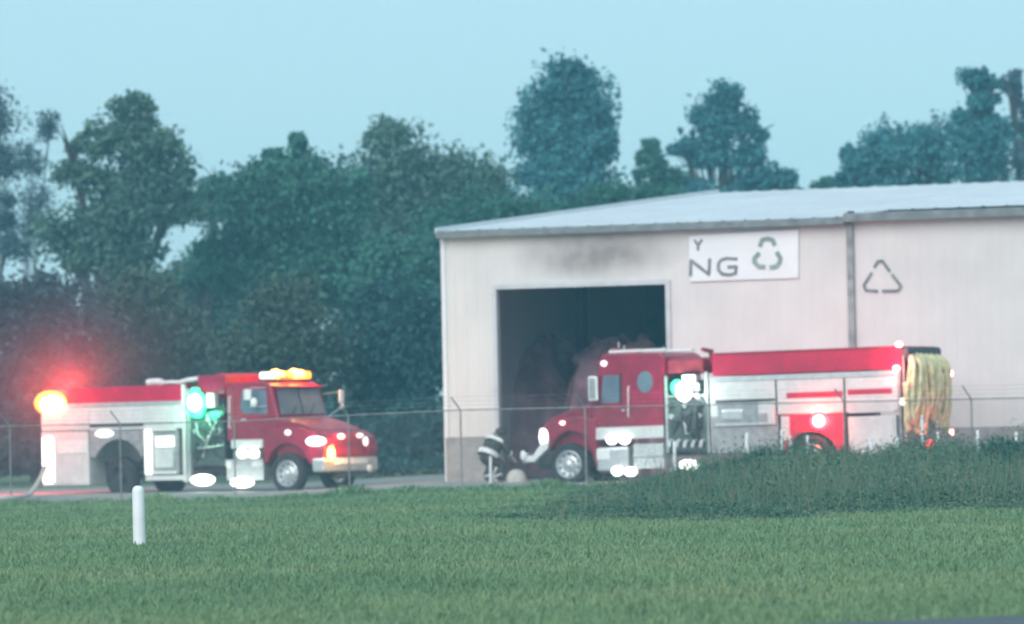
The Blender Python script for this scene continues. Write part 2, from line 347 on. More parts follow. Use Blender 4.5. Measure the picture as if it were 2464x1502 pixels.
# ------------------------------------------------------------------ trees
def crown_points(blobs, Y, dens=1.0, sig=0.45, sparse=0.0, rag=1.0):
    out = []
    for (cx, cy, rx, ry) in blobs:
        c = at(cx, cy, Y); sx = rx / FPX * Y; sz = ry / FPX * Y; sy = 0.75 * (sx + sz) / 2; s0 = sig * min(1, min(sx, sz) / 1.3); sx = max(.12, sx - .30 * s0); sz = max(.12, sz - .30 * s0)
        vol = sx * sy * sz; nc = max(6, int(dens * 8 * vol ** .72))
        d = rng.normal(size=(nc, 3)); d /= np.linalg.norm(d, axis=1)[:, None]
        rr = rng.random(nc) ** .42
        rr = np.minimum(rr * (0.90 + 0.13 * rag * rng.normal(size=nc)), 1.08)
        cc = d * rr[:, None] * np.array([sx, sy, sz]) + np.array(c)
        sg = s0 * (0.5 + rng.random(nc))
        for i in range(nc):
            m = int(240 * (0.6 + .8 * rng.random()) * (1 - sparse * rng.random()))
            out.append(cc[i] + np.clip(rng.normal(size=(m, 3)), -2.1, 2.1) * sg[i] * np.array([1, 1, .75]))
        nh = int(nc * (.10 + .16 * rag))                     # feathery twigs beyond the crown's edge
        d = rng.normal(size=(nh, 3)); d /= np.linalg.norm(d, axis=1)[:, None]
        cc = d * (1.0 + .16 * rng.random(nh))[:, None] * np.array([sx, sy, sz]) + np.array(c)
        for i in range(nh): out.append(cc[i] + rng.normal(size=(int(20 + 34 * rng.random()), 3)) * s0 * .42 * np.array([.8, .8, 1.1]))
    P = np.concatenate(out); P = P[P[:, 2] > 0.15]
    return P
def tree(name, label, blobs, Y, m, dens=1.0, leaf=0.16, sig=0.45, sparse=0.0, trunk=None, cat='tree', tr=0.3, rag=1.0, group=None):
    cx = trunk if trunk is not None else blobs[0][0]
    base = at(cx, 1100, Y); bx, by = base.x, base.y; g0 = float(gz(bx, by))
    root = empty(name, (bx, by, g0)); tag(root, label, cat, group)
    P = crown_points(blobs, Y, dens, sig, sparse, rag)
    off = np.array([bx, by, g0])
    quads('crown', leafcloud(P - off, leaf * .76), m, root)
    t = MB(); c0 = at(blobs[0][0], blobs[0][1], Y); top = Vector((c0.x - bx, c0.y - by, c0.z - g0)) 
    H = top.z
    pts = [Vector((0, 0, -.1)), Vector((.08, 0, H * .3)), Vector((top.x * .5 - .1, 0, H * .65)), Vector((top.x, 0, H))]
    t.tube(pts, [tr, tr * .8, tr * .55, tr * .2], 9)
    for (x_, y_, rx, ry) in blobs:
        c = at(x_, y_, Y); e = Vector((c.x - bx, c.y - by, c.z - g0))
        s0 = Vector((.08, 0, min(H * .45, max(.4, e.z * .5))))
        t.tube([s0, (s0 + e) / 2 + Vector((0, .1, -.15)), e, e + Vector((random.uniform(-.6, .6), random.uniform(-.4, .4), ry / FPX * Y * .8))], [tr * .45, tr * .35, tr * .2, tr * .05], 6)
        for q in range(4):
            a = random.random() * 6.28; q1 = e + Vector((math.cos(a) * rx / FPX * Y * .7, math.sin(a) * .8, random.uniform(-.2, .8) * ry / FPX * Y))
            t.tube([(s0 + e) / 2, (e + q1) / 2, q1], [tr * .18, tr * .12, tr * .03], 5)
    t.build('trunk', 'bark', root)
    return root
LA = leafmat('leaves_dark', (0.022, 0.105, 0.125), (0.045, 0.165, 0.185), (0.075, 0.230, 0.245), 1.15)
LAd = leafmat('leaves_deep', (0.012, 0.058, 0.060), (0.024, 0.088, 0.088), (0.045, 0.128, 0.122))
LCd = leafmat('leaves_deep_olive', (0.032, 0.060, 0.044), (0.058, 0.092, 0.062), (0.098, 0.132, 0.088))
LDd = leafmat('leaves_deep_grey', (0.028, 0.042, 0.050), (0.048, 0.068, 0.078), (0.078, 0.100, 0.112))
LB = leafmat('leaves_mid', (0.020, 0.092, 0.064), (0.044, 0.150, 0.104), (0.082, 0.215, 0.148))
LC = leafmat('leaves_olive', (0.044, 0.100, 0.074), (0.080, 0.155, 0.112), (0.125, 0.212, 0.148))
LD = leafmat('leaves_grey', (0.045, 0.082, 0.098), (0.080, 0.130, 0.150), (0.120, 0.180, 0.200))
SH = leafmat('shrub_leaves', (0.016, 0.065, 0.060), (0.036, 0.100, 0.082), (0.080, 0.15, 0.115))
tree('shrub', 'dark rounded shrub in the weeds under the locker of the right truck', [(1850, 1122, 80, 38), (1780, 1140, 70, 32), (1925, 1126, 60, 34)], 112, SH, 26, .05, .32, trunk=1850, cat='shrub', tr=.03)
tree('shrub', 'dark rounded shrub in the weeds at the right edge of the photo', [(2420, 1105, 85, 42), (2360, 1128, 60, 34), (2480, 1112, 60, 44)], 110, SH, 26, .05, .32, trunk=2420, cat='shrub', tr=.03)
tree('shrub', 'low dark shrub in the weeds below the rear locker and hanging hoses', [(2120, 1124, 60, 30), (2070, 1138, 60, 26), (2180, 1132, 50, 28)], 114, SH, 26, .05, .32, trunk=2120, cat='shrub', tr=.03)
tree('sparse_tree', 'thin sparse tree cut off by the left edge of the photo', [(0, 300, 45, 70), (10, 420, 38, 70), (-30, 240, 45, 50), (20, 530, 45, 70), (0, 600, 60, 40)], 205, LD, .40, .10, .6, .45, trunk=-25, tr=.16)
tree('sparse_tree', 'very thin wispy tree with sky showing through beside the left edge', [(75, 390, 45, 70), (90, 500, 40, 60), (60, 590, 40, 50), (120, 300, 25, 40)], 215, LD, .22, .09, .65, .55, trunk=70, tr=.07)
tree('broad_tree', 'large twin-topped grey-green tree with ragged crown at the left', [(330, 420, 130, 140), (175, 380, 55, 90), (340, 270, 62, 52), (240, 560, 150, 110), (420, 480, 55, 90), (300, 640, 140, 60), (395, 345, 55, 60), (190, 640, 40, 30)], 200, LC, 1.0, .15, .42, .2, trunk=270, tr=.45)
tree('small_tree', 'low feathery tree filling the gap right of the twin-topped tree', [(505, 530, 60, 105), (475, 660, 50, 60), (520, 440, 42, 52)], 212, LB, .55, .13, .4, .3, trunk=500, tr=.2)
tree('domed_tree', 'dark round-domed tree with small tufts on its top', [(705, 500, 165, 138), (610, 470, 70, 85), (800, 470, 75, 90), (660, 430, 80, 62), (740, 425, 85, 62), (700, 640, 190, 110), (655, 378, 22, 24), (718, 352, 22, 30), (560, 620, 70, 110)], 205, LB, 1.25, .15, .42, .0, trunk=700, tr=.5, rag=.5)
tree('broad_tree', 'broad green tree with lumpy flat top left of the tallest tree', [(960, 420, 92, 130), (1080, 430, 95, 115), (1150, 470, 75, 95), (1000, 600, 160, 120), (930, 330, 55, 50), (1180, 560, 60, 80)], 215, LC, 1.2, .15, .45, .0, trunk=1020, tr=.5, rag=.6)
tree('tall_tree', 'tallest tree, a dark teardrop crown standing over the building', [(1365, 330, 125, 110), (1360, 230, 85, 80), (1365, 430, 130, 90), (1375, 175, 45, 38), (1330, 530, 140, 80), (1290, 300, 60, 65), (1450, 320, 55, 80)], 225, LA, 1.35, .15, .42, .0, trunk=1365, tr=.5, rag=.55)
tree('small_tree', 'small pale tree top just right of the tallest tree', [(1565, 400, 45, 50), (1570, 355, 22, 18), (1600, 450, 80, 50), (1540, 480, 60, 60)], 235, LB, 1.0, .14, .4, .1, trunk=1575, tr=.25)
tree('ragged_tree', 'tree with several ragged lobes and sky holes behind the roof ridge', [(1735, 300, 66, 70), (1742, 240, 38, 42), (1690, 285, 36, 48), (1788, 282, 34, 48), (1652, 350, 38, 36), (1700, 375, 60, 50), (1760, 385, 75, 50), (1835, 410, 60, 52), (1790, 460, 140, 45), (1700, 470, 100, 40), (1830, 320, 22, 26), (1885, 430, 45, 38)], 228, LA, 1.1, .14, .34, .15, trunk=1755, tr=.35)
tree('small_tree', 'low far tree filling the dip in the treeline', [(1960, 465, 60, 30), (2010, 450, 50, 30), (1900, 480, 60, 30)], 250, LB, .9, .14, .35, .2, trunk=1960, tr=.2)
tree('round_tree', 'rounded dark tree with feathery left side above the right roof', [(2170, 360, 95, 85), (2245, 350, 70, 75), (2110, 400, 65, 60), (2190, 450, 160, 55), (2060, 380, 28, 40), (2050, 430, 45, 35)], 225, LA, 1.15, .14, .38, .1, trunk=2180, tr=.4, rag=.8)
tree('tall_tree', 'tall thin-topped tree near the right edge', [(2350, 260, 50, 85), (2345, 195, 32, 44), (2320, 330, 58, 70), (2380, 230, 34, 60), (2365, 370, 70, 80), (2380, 440, 90, 60)], 222, LA, 1.0, .14, .36, .25, trunk=2350, tr=.35)
tree('tall_tree', 'pale tree cut off by the right edge of the photo', [(2445, 270, 46, 85), (2432, 200, 26, 40), (2400, 330, 50, 80), (2470, 370, 70, 90), (2500, 300, 60, 100)], 232, LD, .8, .13, .36, .3, trunk=2480, tr=.3)
# nearer undergrowth trees filling down to the ground
tree('broad_tree', 'mid-green tree seen low between the domed tree and the twin-topped tree', [(560, 660, 110, 110), (470, 760, 90, 110), (620, 600, 90, 90), (540, 800, 120, 100)], 222, LB, 1.2, .15, .45, 0, trunk=550, tr=.3, rag=.5)
tree('broad_tree', 'green tree filling the notch between the domed and the lumpy-topped tree', [(860, 560, 75, 120), (850, 690, 110, 110), (880, 800, 110, 100), (870, 460, 40, 50)], 224, LC, 1.2, .15, .45, 0, trunk=865, tr=.3, rag=.5)
tree('broad_tree', 'dull green tree below the notch left of the tallest tree', [(1200, 500, 70, 70), (1180, 600, 100, 90), (1080, 640, 100, 100), (980, 700, 120, 100)], 230, LA, 1.2, .15, .45, 0, trunk=1150, tr=.3, rag=.5)
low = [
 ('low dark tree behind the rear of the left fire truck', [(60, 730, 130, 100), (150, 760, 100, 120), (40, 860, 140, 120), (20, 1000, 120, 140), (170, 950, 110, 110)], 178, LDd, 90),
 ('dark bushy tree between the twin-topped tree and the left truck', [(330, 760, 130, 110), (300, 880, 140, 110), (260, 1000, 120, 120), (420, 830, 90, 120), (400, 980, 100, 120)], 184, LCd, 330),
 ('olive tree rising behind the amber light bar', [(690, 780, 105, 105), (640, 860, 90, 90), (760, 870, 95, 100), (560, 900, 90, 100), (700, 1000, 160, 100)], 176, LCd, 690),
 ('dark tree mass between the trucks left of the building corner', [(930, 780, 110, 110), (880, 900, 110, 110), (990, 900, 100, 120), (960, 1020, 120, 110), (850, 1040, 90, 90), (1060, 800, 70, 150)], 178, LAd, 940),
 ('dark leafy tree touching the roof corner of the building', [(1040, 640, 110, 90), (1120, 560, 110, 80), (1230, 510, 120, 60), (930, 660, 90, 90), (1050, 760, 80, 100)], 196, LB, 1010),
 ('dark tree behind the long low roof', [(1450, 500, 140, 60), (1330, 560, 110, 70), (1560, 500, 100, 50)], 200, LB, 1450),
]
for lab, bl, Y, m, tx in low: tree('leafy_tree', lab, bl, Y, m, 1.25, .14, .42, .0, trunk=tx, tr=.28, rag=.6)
# understorey thickets between the trees
def thicket(lab, x0, x1, ytop, Y, m):
    bl = []; x = x0
    while x < x1:
        r_ = random.uniform(45, 75); bl.append((x, ytop + random.uniform(-20, 30), r_, r_ * 1.1)); bl.append((x + 20, ytop + 110, r_ * 1.2, 85)); x += r_ * 1.0
    root = tree('thicket', lab, bl, Y, m, 1.1, .13, .4, .0, trunk=(x0 + x1) / 2, cat='bushes', tr=.12)
    return root
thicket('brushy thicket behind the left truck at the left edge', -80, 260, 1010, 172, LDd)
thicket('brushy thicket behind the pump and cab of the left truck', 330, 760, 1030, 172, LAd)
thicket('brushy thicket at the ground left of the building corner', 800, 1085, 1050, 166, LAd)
thicket('far thicket glimpsed low between the left trees', 380, 620, 700, 218, LC)

# ------------------------------------------------------------------ warehouse
TH = R(23.3); A0 = at(1074, 1150, 142.0); BX, BY = A0.x, A0.y
MBld = Matrix.Translation((BX, BY, 0)) @ Matrix.Rotation(-TH, 4, 'Z')   # local x along the wall (to the right), y into the building
MBi = MBld.inverted()
def hit(Mi, axis, val, px, py):
    o = Mi @ CO; d = Mi.to_3x3() @ ray(px, py); return o + d * ((val - o[axis]) / d[axis])
def wp(px, py, y=0.0): h = hit(MBi, 1, y, px, py); return h.x, h.z
bld = empty('warehouse', (BX, BY, 0), -TH)
tag(bld, 'long white metal-clad warehouse with an open smoke-stained doorway', 'building')
EV = wp(1064, 573)[1]; LEN = 34.0; DEP = 20.0; RZ = 8.05
dx0, dz1 = wp(1193, 697); dx1, _ = wp(1605, 685); sk = wp(1110, 1052)[1]; sx = wp(2048, 600)[0]
print('EV', EV, 'door', dx0, dx1, dz1, 'skirt', sk, 'seam', sx)
def ribbed(b, x0, x1, z0, z1, y=0.0, pitch=0.305, dep=0.03):
    """ribbed cladding sheet facing -y"""
    x = x0; pts = []
    while x < x1 - 1e-3:
        for u, q in ((0, 0), (.70, 0), (.76, -dep), (.94, -dep)):
            xx = x + u * pitch
            if xx < x1: pts.append((xx, y + q))
        x += pitch
    pts.append((x1, y)); n = len(pts)
    b.add([(p[0], p[1], z0) for p in pts] + [(p[0], p[1], z1) for p in pts], [(i, i + 1, i + n + 1, i + n) for i in range(n - 1)])
    b.box((x0, y + .02, z0), (x1, y + .12, z1))
b = MB(); ribbed(b, 0.06, dx0, sk, EV, dep=.006); ribbed(b, dx0, dx1, dz1, EV, dep=.006); ribbed(b, dx1, sx, sk, EV, dep=.006); b.build('wall', 'wall', bld)
b = MB(); ribbed(b, sx, LEN, sk, EV + .13, dep=.006); b.build('wall', 'wall', bld)
b = MB(); b.box((0, .125, -.1), (.12, 2 * DEP, EV)); b.box((LEN - .12, .125, 0), (LEN, 2 * DEP, EV)); b.box((.13, 2 * DEP - .15, 0), (LEN - .13, 2 * DEP, EV))
b.prism([(0, EV), (0, EV)], 0, .1) if False else None
b.build('side_wall', 'wall', bld)
# gable infill on the left
b = MB(); b.add([(0, 0, EV), (0, 2 * DEP, EV), (0, DEP, RZ - .05), (.12, 0, EV), (.12, 2 * DEP, EV), (.12, DEP, RZ - .05)], [(0, 1, 2), (5, 4, 3), (0, 2, 5, 3), (1, 4, 5, 2), (0, 3, 4, 1)]); b.build('gable', 'wall', bld)
b = MB(); b.box((.02, -.035, -.1), (dx0, .10, sk - .003)); b.box((dx1, -.035, -.1), (LEN, .10, sk - .003)); b.build('skirting', 'skirt', bld)
def rib_roof(b, x0, x1, y0, z0, y1, z1):
    x = x0; pts = []
    while x < x1 - 1e-3:
        for u, q in ((0, 0), (.86, 0), (.90, .022), (.96, .022)):
            xx = x + u * .61
            if xx < x1: pts.append((xx, q))
        x += .61
    pts.append((x1, 0)); n = len(pts)
    b.add([(p[0], y0, z0 + p[1]) for p in pts] + [(p[0], y1, z1 + p[1]) for p in pts], [(i, i + 1, i + n + 1, i + n) for i in range(n - 1)])
b = MB(); rib_roof(b, -.02, sx + .05, -.22, EV + .17, DEP, RZ); b.add([(-.02, -.22, EV + .13), (LEN, -.22, EV + .13), (LEN, DEP, RZ - .04), (-.02, DEP, RZ - .04)], [(3, 2, 1, 0)])
b.add([(-.02, DEP, RZ), (LEN, DEP, RZ), (LEN, 2 * DEP + .2, EV + .15), (-.02, 2 * DEP + .2, EV + .15)], [(0, 1, 2, 3)])
rib_roof(b, sx + .05, LEN, DEP * .62, EV + .17 + (RZ - EV - .17) * .63, DEP, RZ)
b.build('roof', 'roof', bld)
b = MB(); rib_roof(b, sx - .05, LEN, -.26, EV + .30, DEP * .62 + .1, EV + .17 + (RZ - EV - .17) * .63 + .16)
b.box((sx - .06, -.2, EV + .22), (sx + .0, .3, EV + .33)); b.build('roof', 'roof', bld)
b = MB(); b.box((-.03, -.32, EV - .02), (sx - .07, -.20, EV + .16)); b.build('gutter', 'gutter', bld, .015)
b = MB(); b.box((sx - .065, -.36, EV + .03), (LEN, -.26, EV + .25)); b.build('gutter', 'gutter', bld, .015)
b = MB(); b.box((-.02, -.03, -.05), (.10, .0, EV - .02)); b.build('corner_trim', 'trim', bld)
b = MB(); b.box((-.13, -.24, EV + .165), (-.09, DEP, EV + .24)) if False else None
b.add([(-.07, -.24, EV + .10), (-.025, -.24, EV + .10), (-.025, DEP, RZ - .05), (-.07, DEP, RZ - .05), (-.07, -.24, EV + .26), (-.025, -.24, EV + .26), (-.025, DEP, RZ + .10), (-.07, DEP, RZ + .10)],
      [(0, 3, 2, 1), (4, 5, 6, 7), (0, 1, 5, 4), (1, 2, 6, 5), (2, 3, 7, 6), (3, 0, 4, 7)]); b.build('rake_trim', 'trim', bld)
b = MB(); b.box((dx0 - .10, -.06, 0), (dx0 + .03, .14, dz1 - .0)); b.box((dx1 - .03, -.06, 0), (dx1 + .10, .14, dz1)); b.box((dx0 - .10, -.055, dz1 + .003), (dx1 + .10, .14, dz1 + .12)); b.build('door_frame', 'jamb', bld)
b = MB(); b.box((sx - .09, -.12, .1), (sx + .09, -.03, EV + .05)); b.build('downpipe', 'seam', bld, .02)
# what the doorway shows: floor, sooty partition, frames
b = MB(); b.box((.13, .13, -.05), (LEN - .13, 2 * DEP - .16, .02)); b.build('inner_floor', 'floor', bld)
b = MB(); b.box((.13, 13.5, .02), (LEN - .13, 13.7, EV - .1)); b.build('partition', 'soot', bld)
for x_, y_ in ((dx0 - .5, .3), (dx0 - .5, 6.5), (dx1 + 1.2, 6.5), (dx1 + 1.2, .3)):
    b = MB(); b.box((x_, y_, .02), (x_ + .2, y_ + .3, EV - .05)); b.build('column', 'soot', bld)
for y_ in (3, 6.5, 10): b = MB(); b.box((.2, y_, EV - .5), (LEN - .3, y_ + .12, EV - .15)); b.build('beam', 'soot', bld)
# raised door curtain rolled at the head
b = MB(); b.tube([(dx0 - .1, .45, dz1 + .35), (dx1 + .1, .45, dz1 + .35)], .28, 16); b.build('rolled_door', 'dark', bld)

def strokes(b, P, pts, w, y=-0.0, d=0.012, closed=False):
    """thick polyline on the wall plane, pts in survey pixels, w in pixels"""
    Q = [P(*p) for p in pts]; ww = w / 13250 * 140 / 2
    for i in range(len(Q) - 1):
        a = Vector((Q[i][0], Q[i][1])); c = Vector((Q[i + 1][0], Q[i + 1][1])); t_ = (c - a).normalized(); nn = Vector((-t_.y, t_.x)) * ww
        a = a - t_ * ww * .5; c = c + t_ * ww * .5; dd = d + .0015 * i
        v = [(a + nn), (a - nn), (c - nn), (c + nn)]
        b.add([(p.x, y, p.y) for p in v] + [(p.x, y - dd, p.y) for p in v], [(0, 1, 2, 3), (7, 6, 5, 4), (0, 4, 5, 1), (1, 5, 6, 2), (2, 6, 7, 3), (3, 7, 4, 0)])
sgn = empty('wall_sign', (BX, BY, 0), -TH); tag(sgn, 'white banner sign with grey letters and a green-grey recycling symbol above the truck cab', 'sign')
p0, p1, p2, p3 = wp(1660, 568), wp(1923, 553), wp(1923, 669), wp(1662, 678)
b = MB(); v = [p0, p1, p2, p3]
b.add([(p[0], -.03, p[1]) for p in v] + [(p[0], -.06, p[1]) for p in v], [(0, 1, 2, 3), (7, 6, 5, 4), (0, 4, 5, 1), (1, 5, 6, 2), (2, 6, 7, 3), (3, 7, 4, 0)]); b.build('panel', 'sign', sgn)
def letter(name, paths, w, m, par, y=-.06):
    b = MB()
    for q, p in enumerate(paths): strokes(b, wp, p, w, y, .010 + .004 * q)
    return b.build(name, m, par)
letter('letter', [[(1674, 579), (1682, 591), (1682, 602)], [(1691, 578), (1682, 591)]], 6, 'paintdk', sgn)
letter('letter', [[(1664, 663.5), (1665, 627), (1708, 661), (1710, 624)]], 7.5, 'paintdk', sgn)
letter('letter', [[(1775, 624), (1752, 622), (1738, 626), (1731, 635), (1731, 650), (1740, 660), (1758, 662), (1772, 658), (1774, 642), (1755, 643)]], 7.5, 'paintdk', sgn)
letter('recycling_symbol', [[(1831, 592), (1836, 578), (1849, 575), (1861, 578), (1866, 589)], [(1828, 611), (1818, 622), (1818, 632), (1828, 642), (1841, 643)], [(1872, 609), (1880, 622), (1878, 632), (1870, 642), (1857, 644)]], 11, 'paintgr', sgn)
ps = empty('painted_symbol', (BX, BY, 0), -TH); tag(ps, 'thin grey triangular recycling symbol on the bare wall right of the downpipe', 'sign')
letter('symbol_arrow', [[(2105, 643), (2113, 629), (2124, 628), (2141, 652)]], 6, 'paintdk', ps, -.032)
letter('symbol_arrow', [[(2098, 657), (2079, 687), (2085, 699), (2112, 700.5)]], 6, 'paintdk', ps, -.032)
letter('symbol_arrow', [[(2148, 662), (2169, 689), (2161, 700), (2125, 700.5)]], 6, 'paintdk', ps, -.032)

# burnt material inside
def heap(name, lab, cx, cy, rx, ry, h, m, n=34):
    b = MB()
    k = 26; V = []; fs = []
    rs = np.random.default_rng(int(abs(cx) * 10) + 3)
    ph = rs.random(6) * 6
    rings = 9
    for i in range(rings + 1):
        r_ = i / rings
        for j in range(k):
            t = 2 * math.pi * j / k; q = 1 + .18 * math.sin(3 * t + ph[0]) + .1 * math.sin(7 * t + ph[1])
            V.append((rx * r_ * q * math.cos(t), ry * r_ * q * math.sin(t), h * (1 - r_ ** 5) * (.88 + .10 * math.sin(5 * t + ph[2] + 6 * r_)) + rs.normal() * .10 * (1 - r_)))
    for i in range(rings):
        for j in range(k): fs.append((i*k+j, (i+1)*k+j, (i+1)*k+(j+1)%k, i*k+(j+1)%k))
    b.add(V, fs)
    for i in range(n):
        t = rs.random() * 6.28; r_ = rs.random() ** .6 * .85; s = .15 + rs.random() * .3
        x_, y_ = rx * r_ * math.cos(t), ry * r_ * math.sin(t); z_ = h * (1 - r_ ** 5) * .9
        a = Vector((x_, y_, z_)); d = Vector((rs.normal(), rs.normal(), rs.normal() * .4)).normalized() * s
        b.tube([a - d, a + d], s * .35, 4)
    o = b.build(name, m); o.location = MBld @ Vector((cx, cy, .03)); o.rotation_euler = (0, 0, -TH); tag(o, lab, 'scrap heap'); return o
heap('scrap_heap', 'tall heap of charred scrap at the left inside the doorway', wp(1285, 900, 6.5)[0], 6.5, 2.0, 2.4, 3.9, 'scrap')
heap('scrap_heap', 'lower heap of charred scrap inside the doorway near the truck hood', wp(1500, 900, 5.6)[0], 5.6, 1.9, 1.9, 3.7, 'scrap')

# ------------------------------------------------------------------ fence
F0 = at(1110, 1172, 127.0); FT = R(14)
def fpt(px):           # point of the fence line seen at a given column
    d = ray(px, 1100); n_ = Vector((math.sin(FT), math.cos(FT), 0)); t_ = ((F0 - CO).dot(n_)) / d.dot(n_); p = CO + d * t_; return Vector((p.x, p.y, 0))
fen = empty('chain_link_fence', (F0.x, F0.y, 0), -FT); tag(fen, 'chain-link fence with top rail and angled barbed wire arms in front of the trucks', 'fence')
Fi = (Matrix.Translation((F0.x, F0.y, 0)) @ Matrix.Rotation(-FT, 4, 'Z')).inverted()
cols = [-240, 25, 290, 565, 840, 1110, 1410, 1703, 2033, 2340, 2660]
FX = []
for c in cols:
    p = fpt(c); l = Fi @ p; g0 = float(gz(p.x, p.y)); FX.append((l.x, g0))
FH = 1.82
for (x_, g0) in FX:
    b = MB(); b.tube([(x_, 0, g0 - .2), (x_, 0, g0 + FH)], .020, 8)
    p_ = b.build('post', 'galv', fen)
    b = MB(); b.tube([(x_, 0, g0 + FH), (x_ - .16, -.22, g0 + FH + .30)], .016, 6); b.build('barb_arm', 'galv', p_)
b = MB(); b.tube([(x_, 0, g0 + FH) for x_, g0 in FX], .016, 8); b.build('top_rail', 'galv', fen)
b = MB()
for q in (.35, .68, 1.0): b.tube([(x_ - .16 * q, -.22 * q, g0 + FH + .30 * q) for x_, g0 in FX], .0028, 4)
b.build('barbed_wire', 'galv', fen)
b = MB(); xa, xb = FX[0][0], FX[-1][0]; sp = .085; wr = .0022
V = []; 
def gfx(x_): return float(np.interp(x_, [f[0] for f in FX], [f[1] for f in FX]))
fx_ = np.arange(xa - 1.8, xb, sp)
VV = []
for x_ in fx_:
    for s_ in (1, -1):
        xs0, xs1 = (x_, x_ + 1.72) if s_ > 0 else (x_ + 1.72, x_)
        z0, z1 = .06, 1.80
        g_ = gfx(x_ + .9)
        if min(xs0, xs1) < xa or max(xs0, xs1) > xb: continue
        for (ax, ay) in ((wr * 1.4, 0), (0, wr * 1.4)):
            VV.append([(xs0 - ax, .02 * s_ * 0 + .03 - ay, z0 + g_), (xs0 + ax, .03 + ay, z0 + g_), (xs1 + ax, .03 + ay, z1 + g_), (xs1 - ax, .03 - ay, z1 + g_)])
quads('chain_mesh', np.array(VV), M['galv'], fen)

# ------------------------------------------------------------------ bollard, marker stakes
def lathe_z(prof, k=20):
    b = MB(); vs_ = []; fs_ = []
    for r_, z_ in prof:
        for j in range(k): t = 2 * math.pi * j / k; vs_.append((r_ * math.cos(t), r_ * math.sin(t), z_))
    for i in range(len(prof) - 1):
        for j in range(k): j2 = (j + 1) % k; fs_.append((i*k+j, i*k+j2, (i+1)*k+j2, (i+1)*k+j))
    b.add(vs_, fs_); return b
p = at(336, 1316, 73.3)
o = lathe_z([(.085, -.15), (.083, .3), (.081, .73), (.078, .76), (.064, .79), (.04, .81), (.001, .815)]).build('marker_post', 'pvc', smooth=True); o.location = (p.x, p.y, float(gz(p.x, p.y)))
o.rotation_euler = (0, R(-.4), 0)
tag(o, 'thick white round-topped marker post alone in the mown grass', 'post')
stk = [(1179, 1098, 1150, 136.5, 'thin white stake standing beside the crouching person'),
 (1623, 1062, 1090, 123, 'white stake below the pump panel of the right truck'),
 (1794, 1042, 1075, 123, 'white stake in the weeds below the grey locker of the right truck'),
 (1880, 1035, 1060, 123, 'tall white stake, left one of the three under the rear wheel arch'),
 (1903, 1050, 1068, 123, 'short white stake, middle one of the three under the rear wheel arch'),
 (1943, 1048, 1070, 123, 'short white stake, right one of the three under the rear wheel arch'),
 (2097, 1055, 1080, 122.5, 'white stake in the weeds below the rear white locker'),
 (2162, 1050, 1078, 122.5, 'white stake at the rear left corner of the right truck'),
 (2218, 1000, 1040, 122.5, 'tallest white stake in front of the hanging hoses'),
 (2254, 1040, 1075, 122.5, 'white stake below the hanging hoses'),
 (2353, 1035, 1067, 122, 'white stake just right of the fence post behind the truck'),
 (2447, 1040, 1072, 122, 'white stake nearest the right edge of the photo')]
for i, (px, y0, y1, Y, lab) in enumerate(stk):
    p = at(px, y0, Y); g0 = float(gz(p.x, p.y)); h = p.z - g0
    o = lathe_z([(.034, -.1), (.034, h - .03), (.026, h), (.001, h + .004)], 10).build('marker_stake', 'pvc', smooth=True); o.location = (p.x, p.y, g0); o.rotation_euler = (random.uniform(-.02, .02), random.uniform(-.03, .03), 0)
    tag(o, lab, 'stake', 'white marker stakes in the weeds')

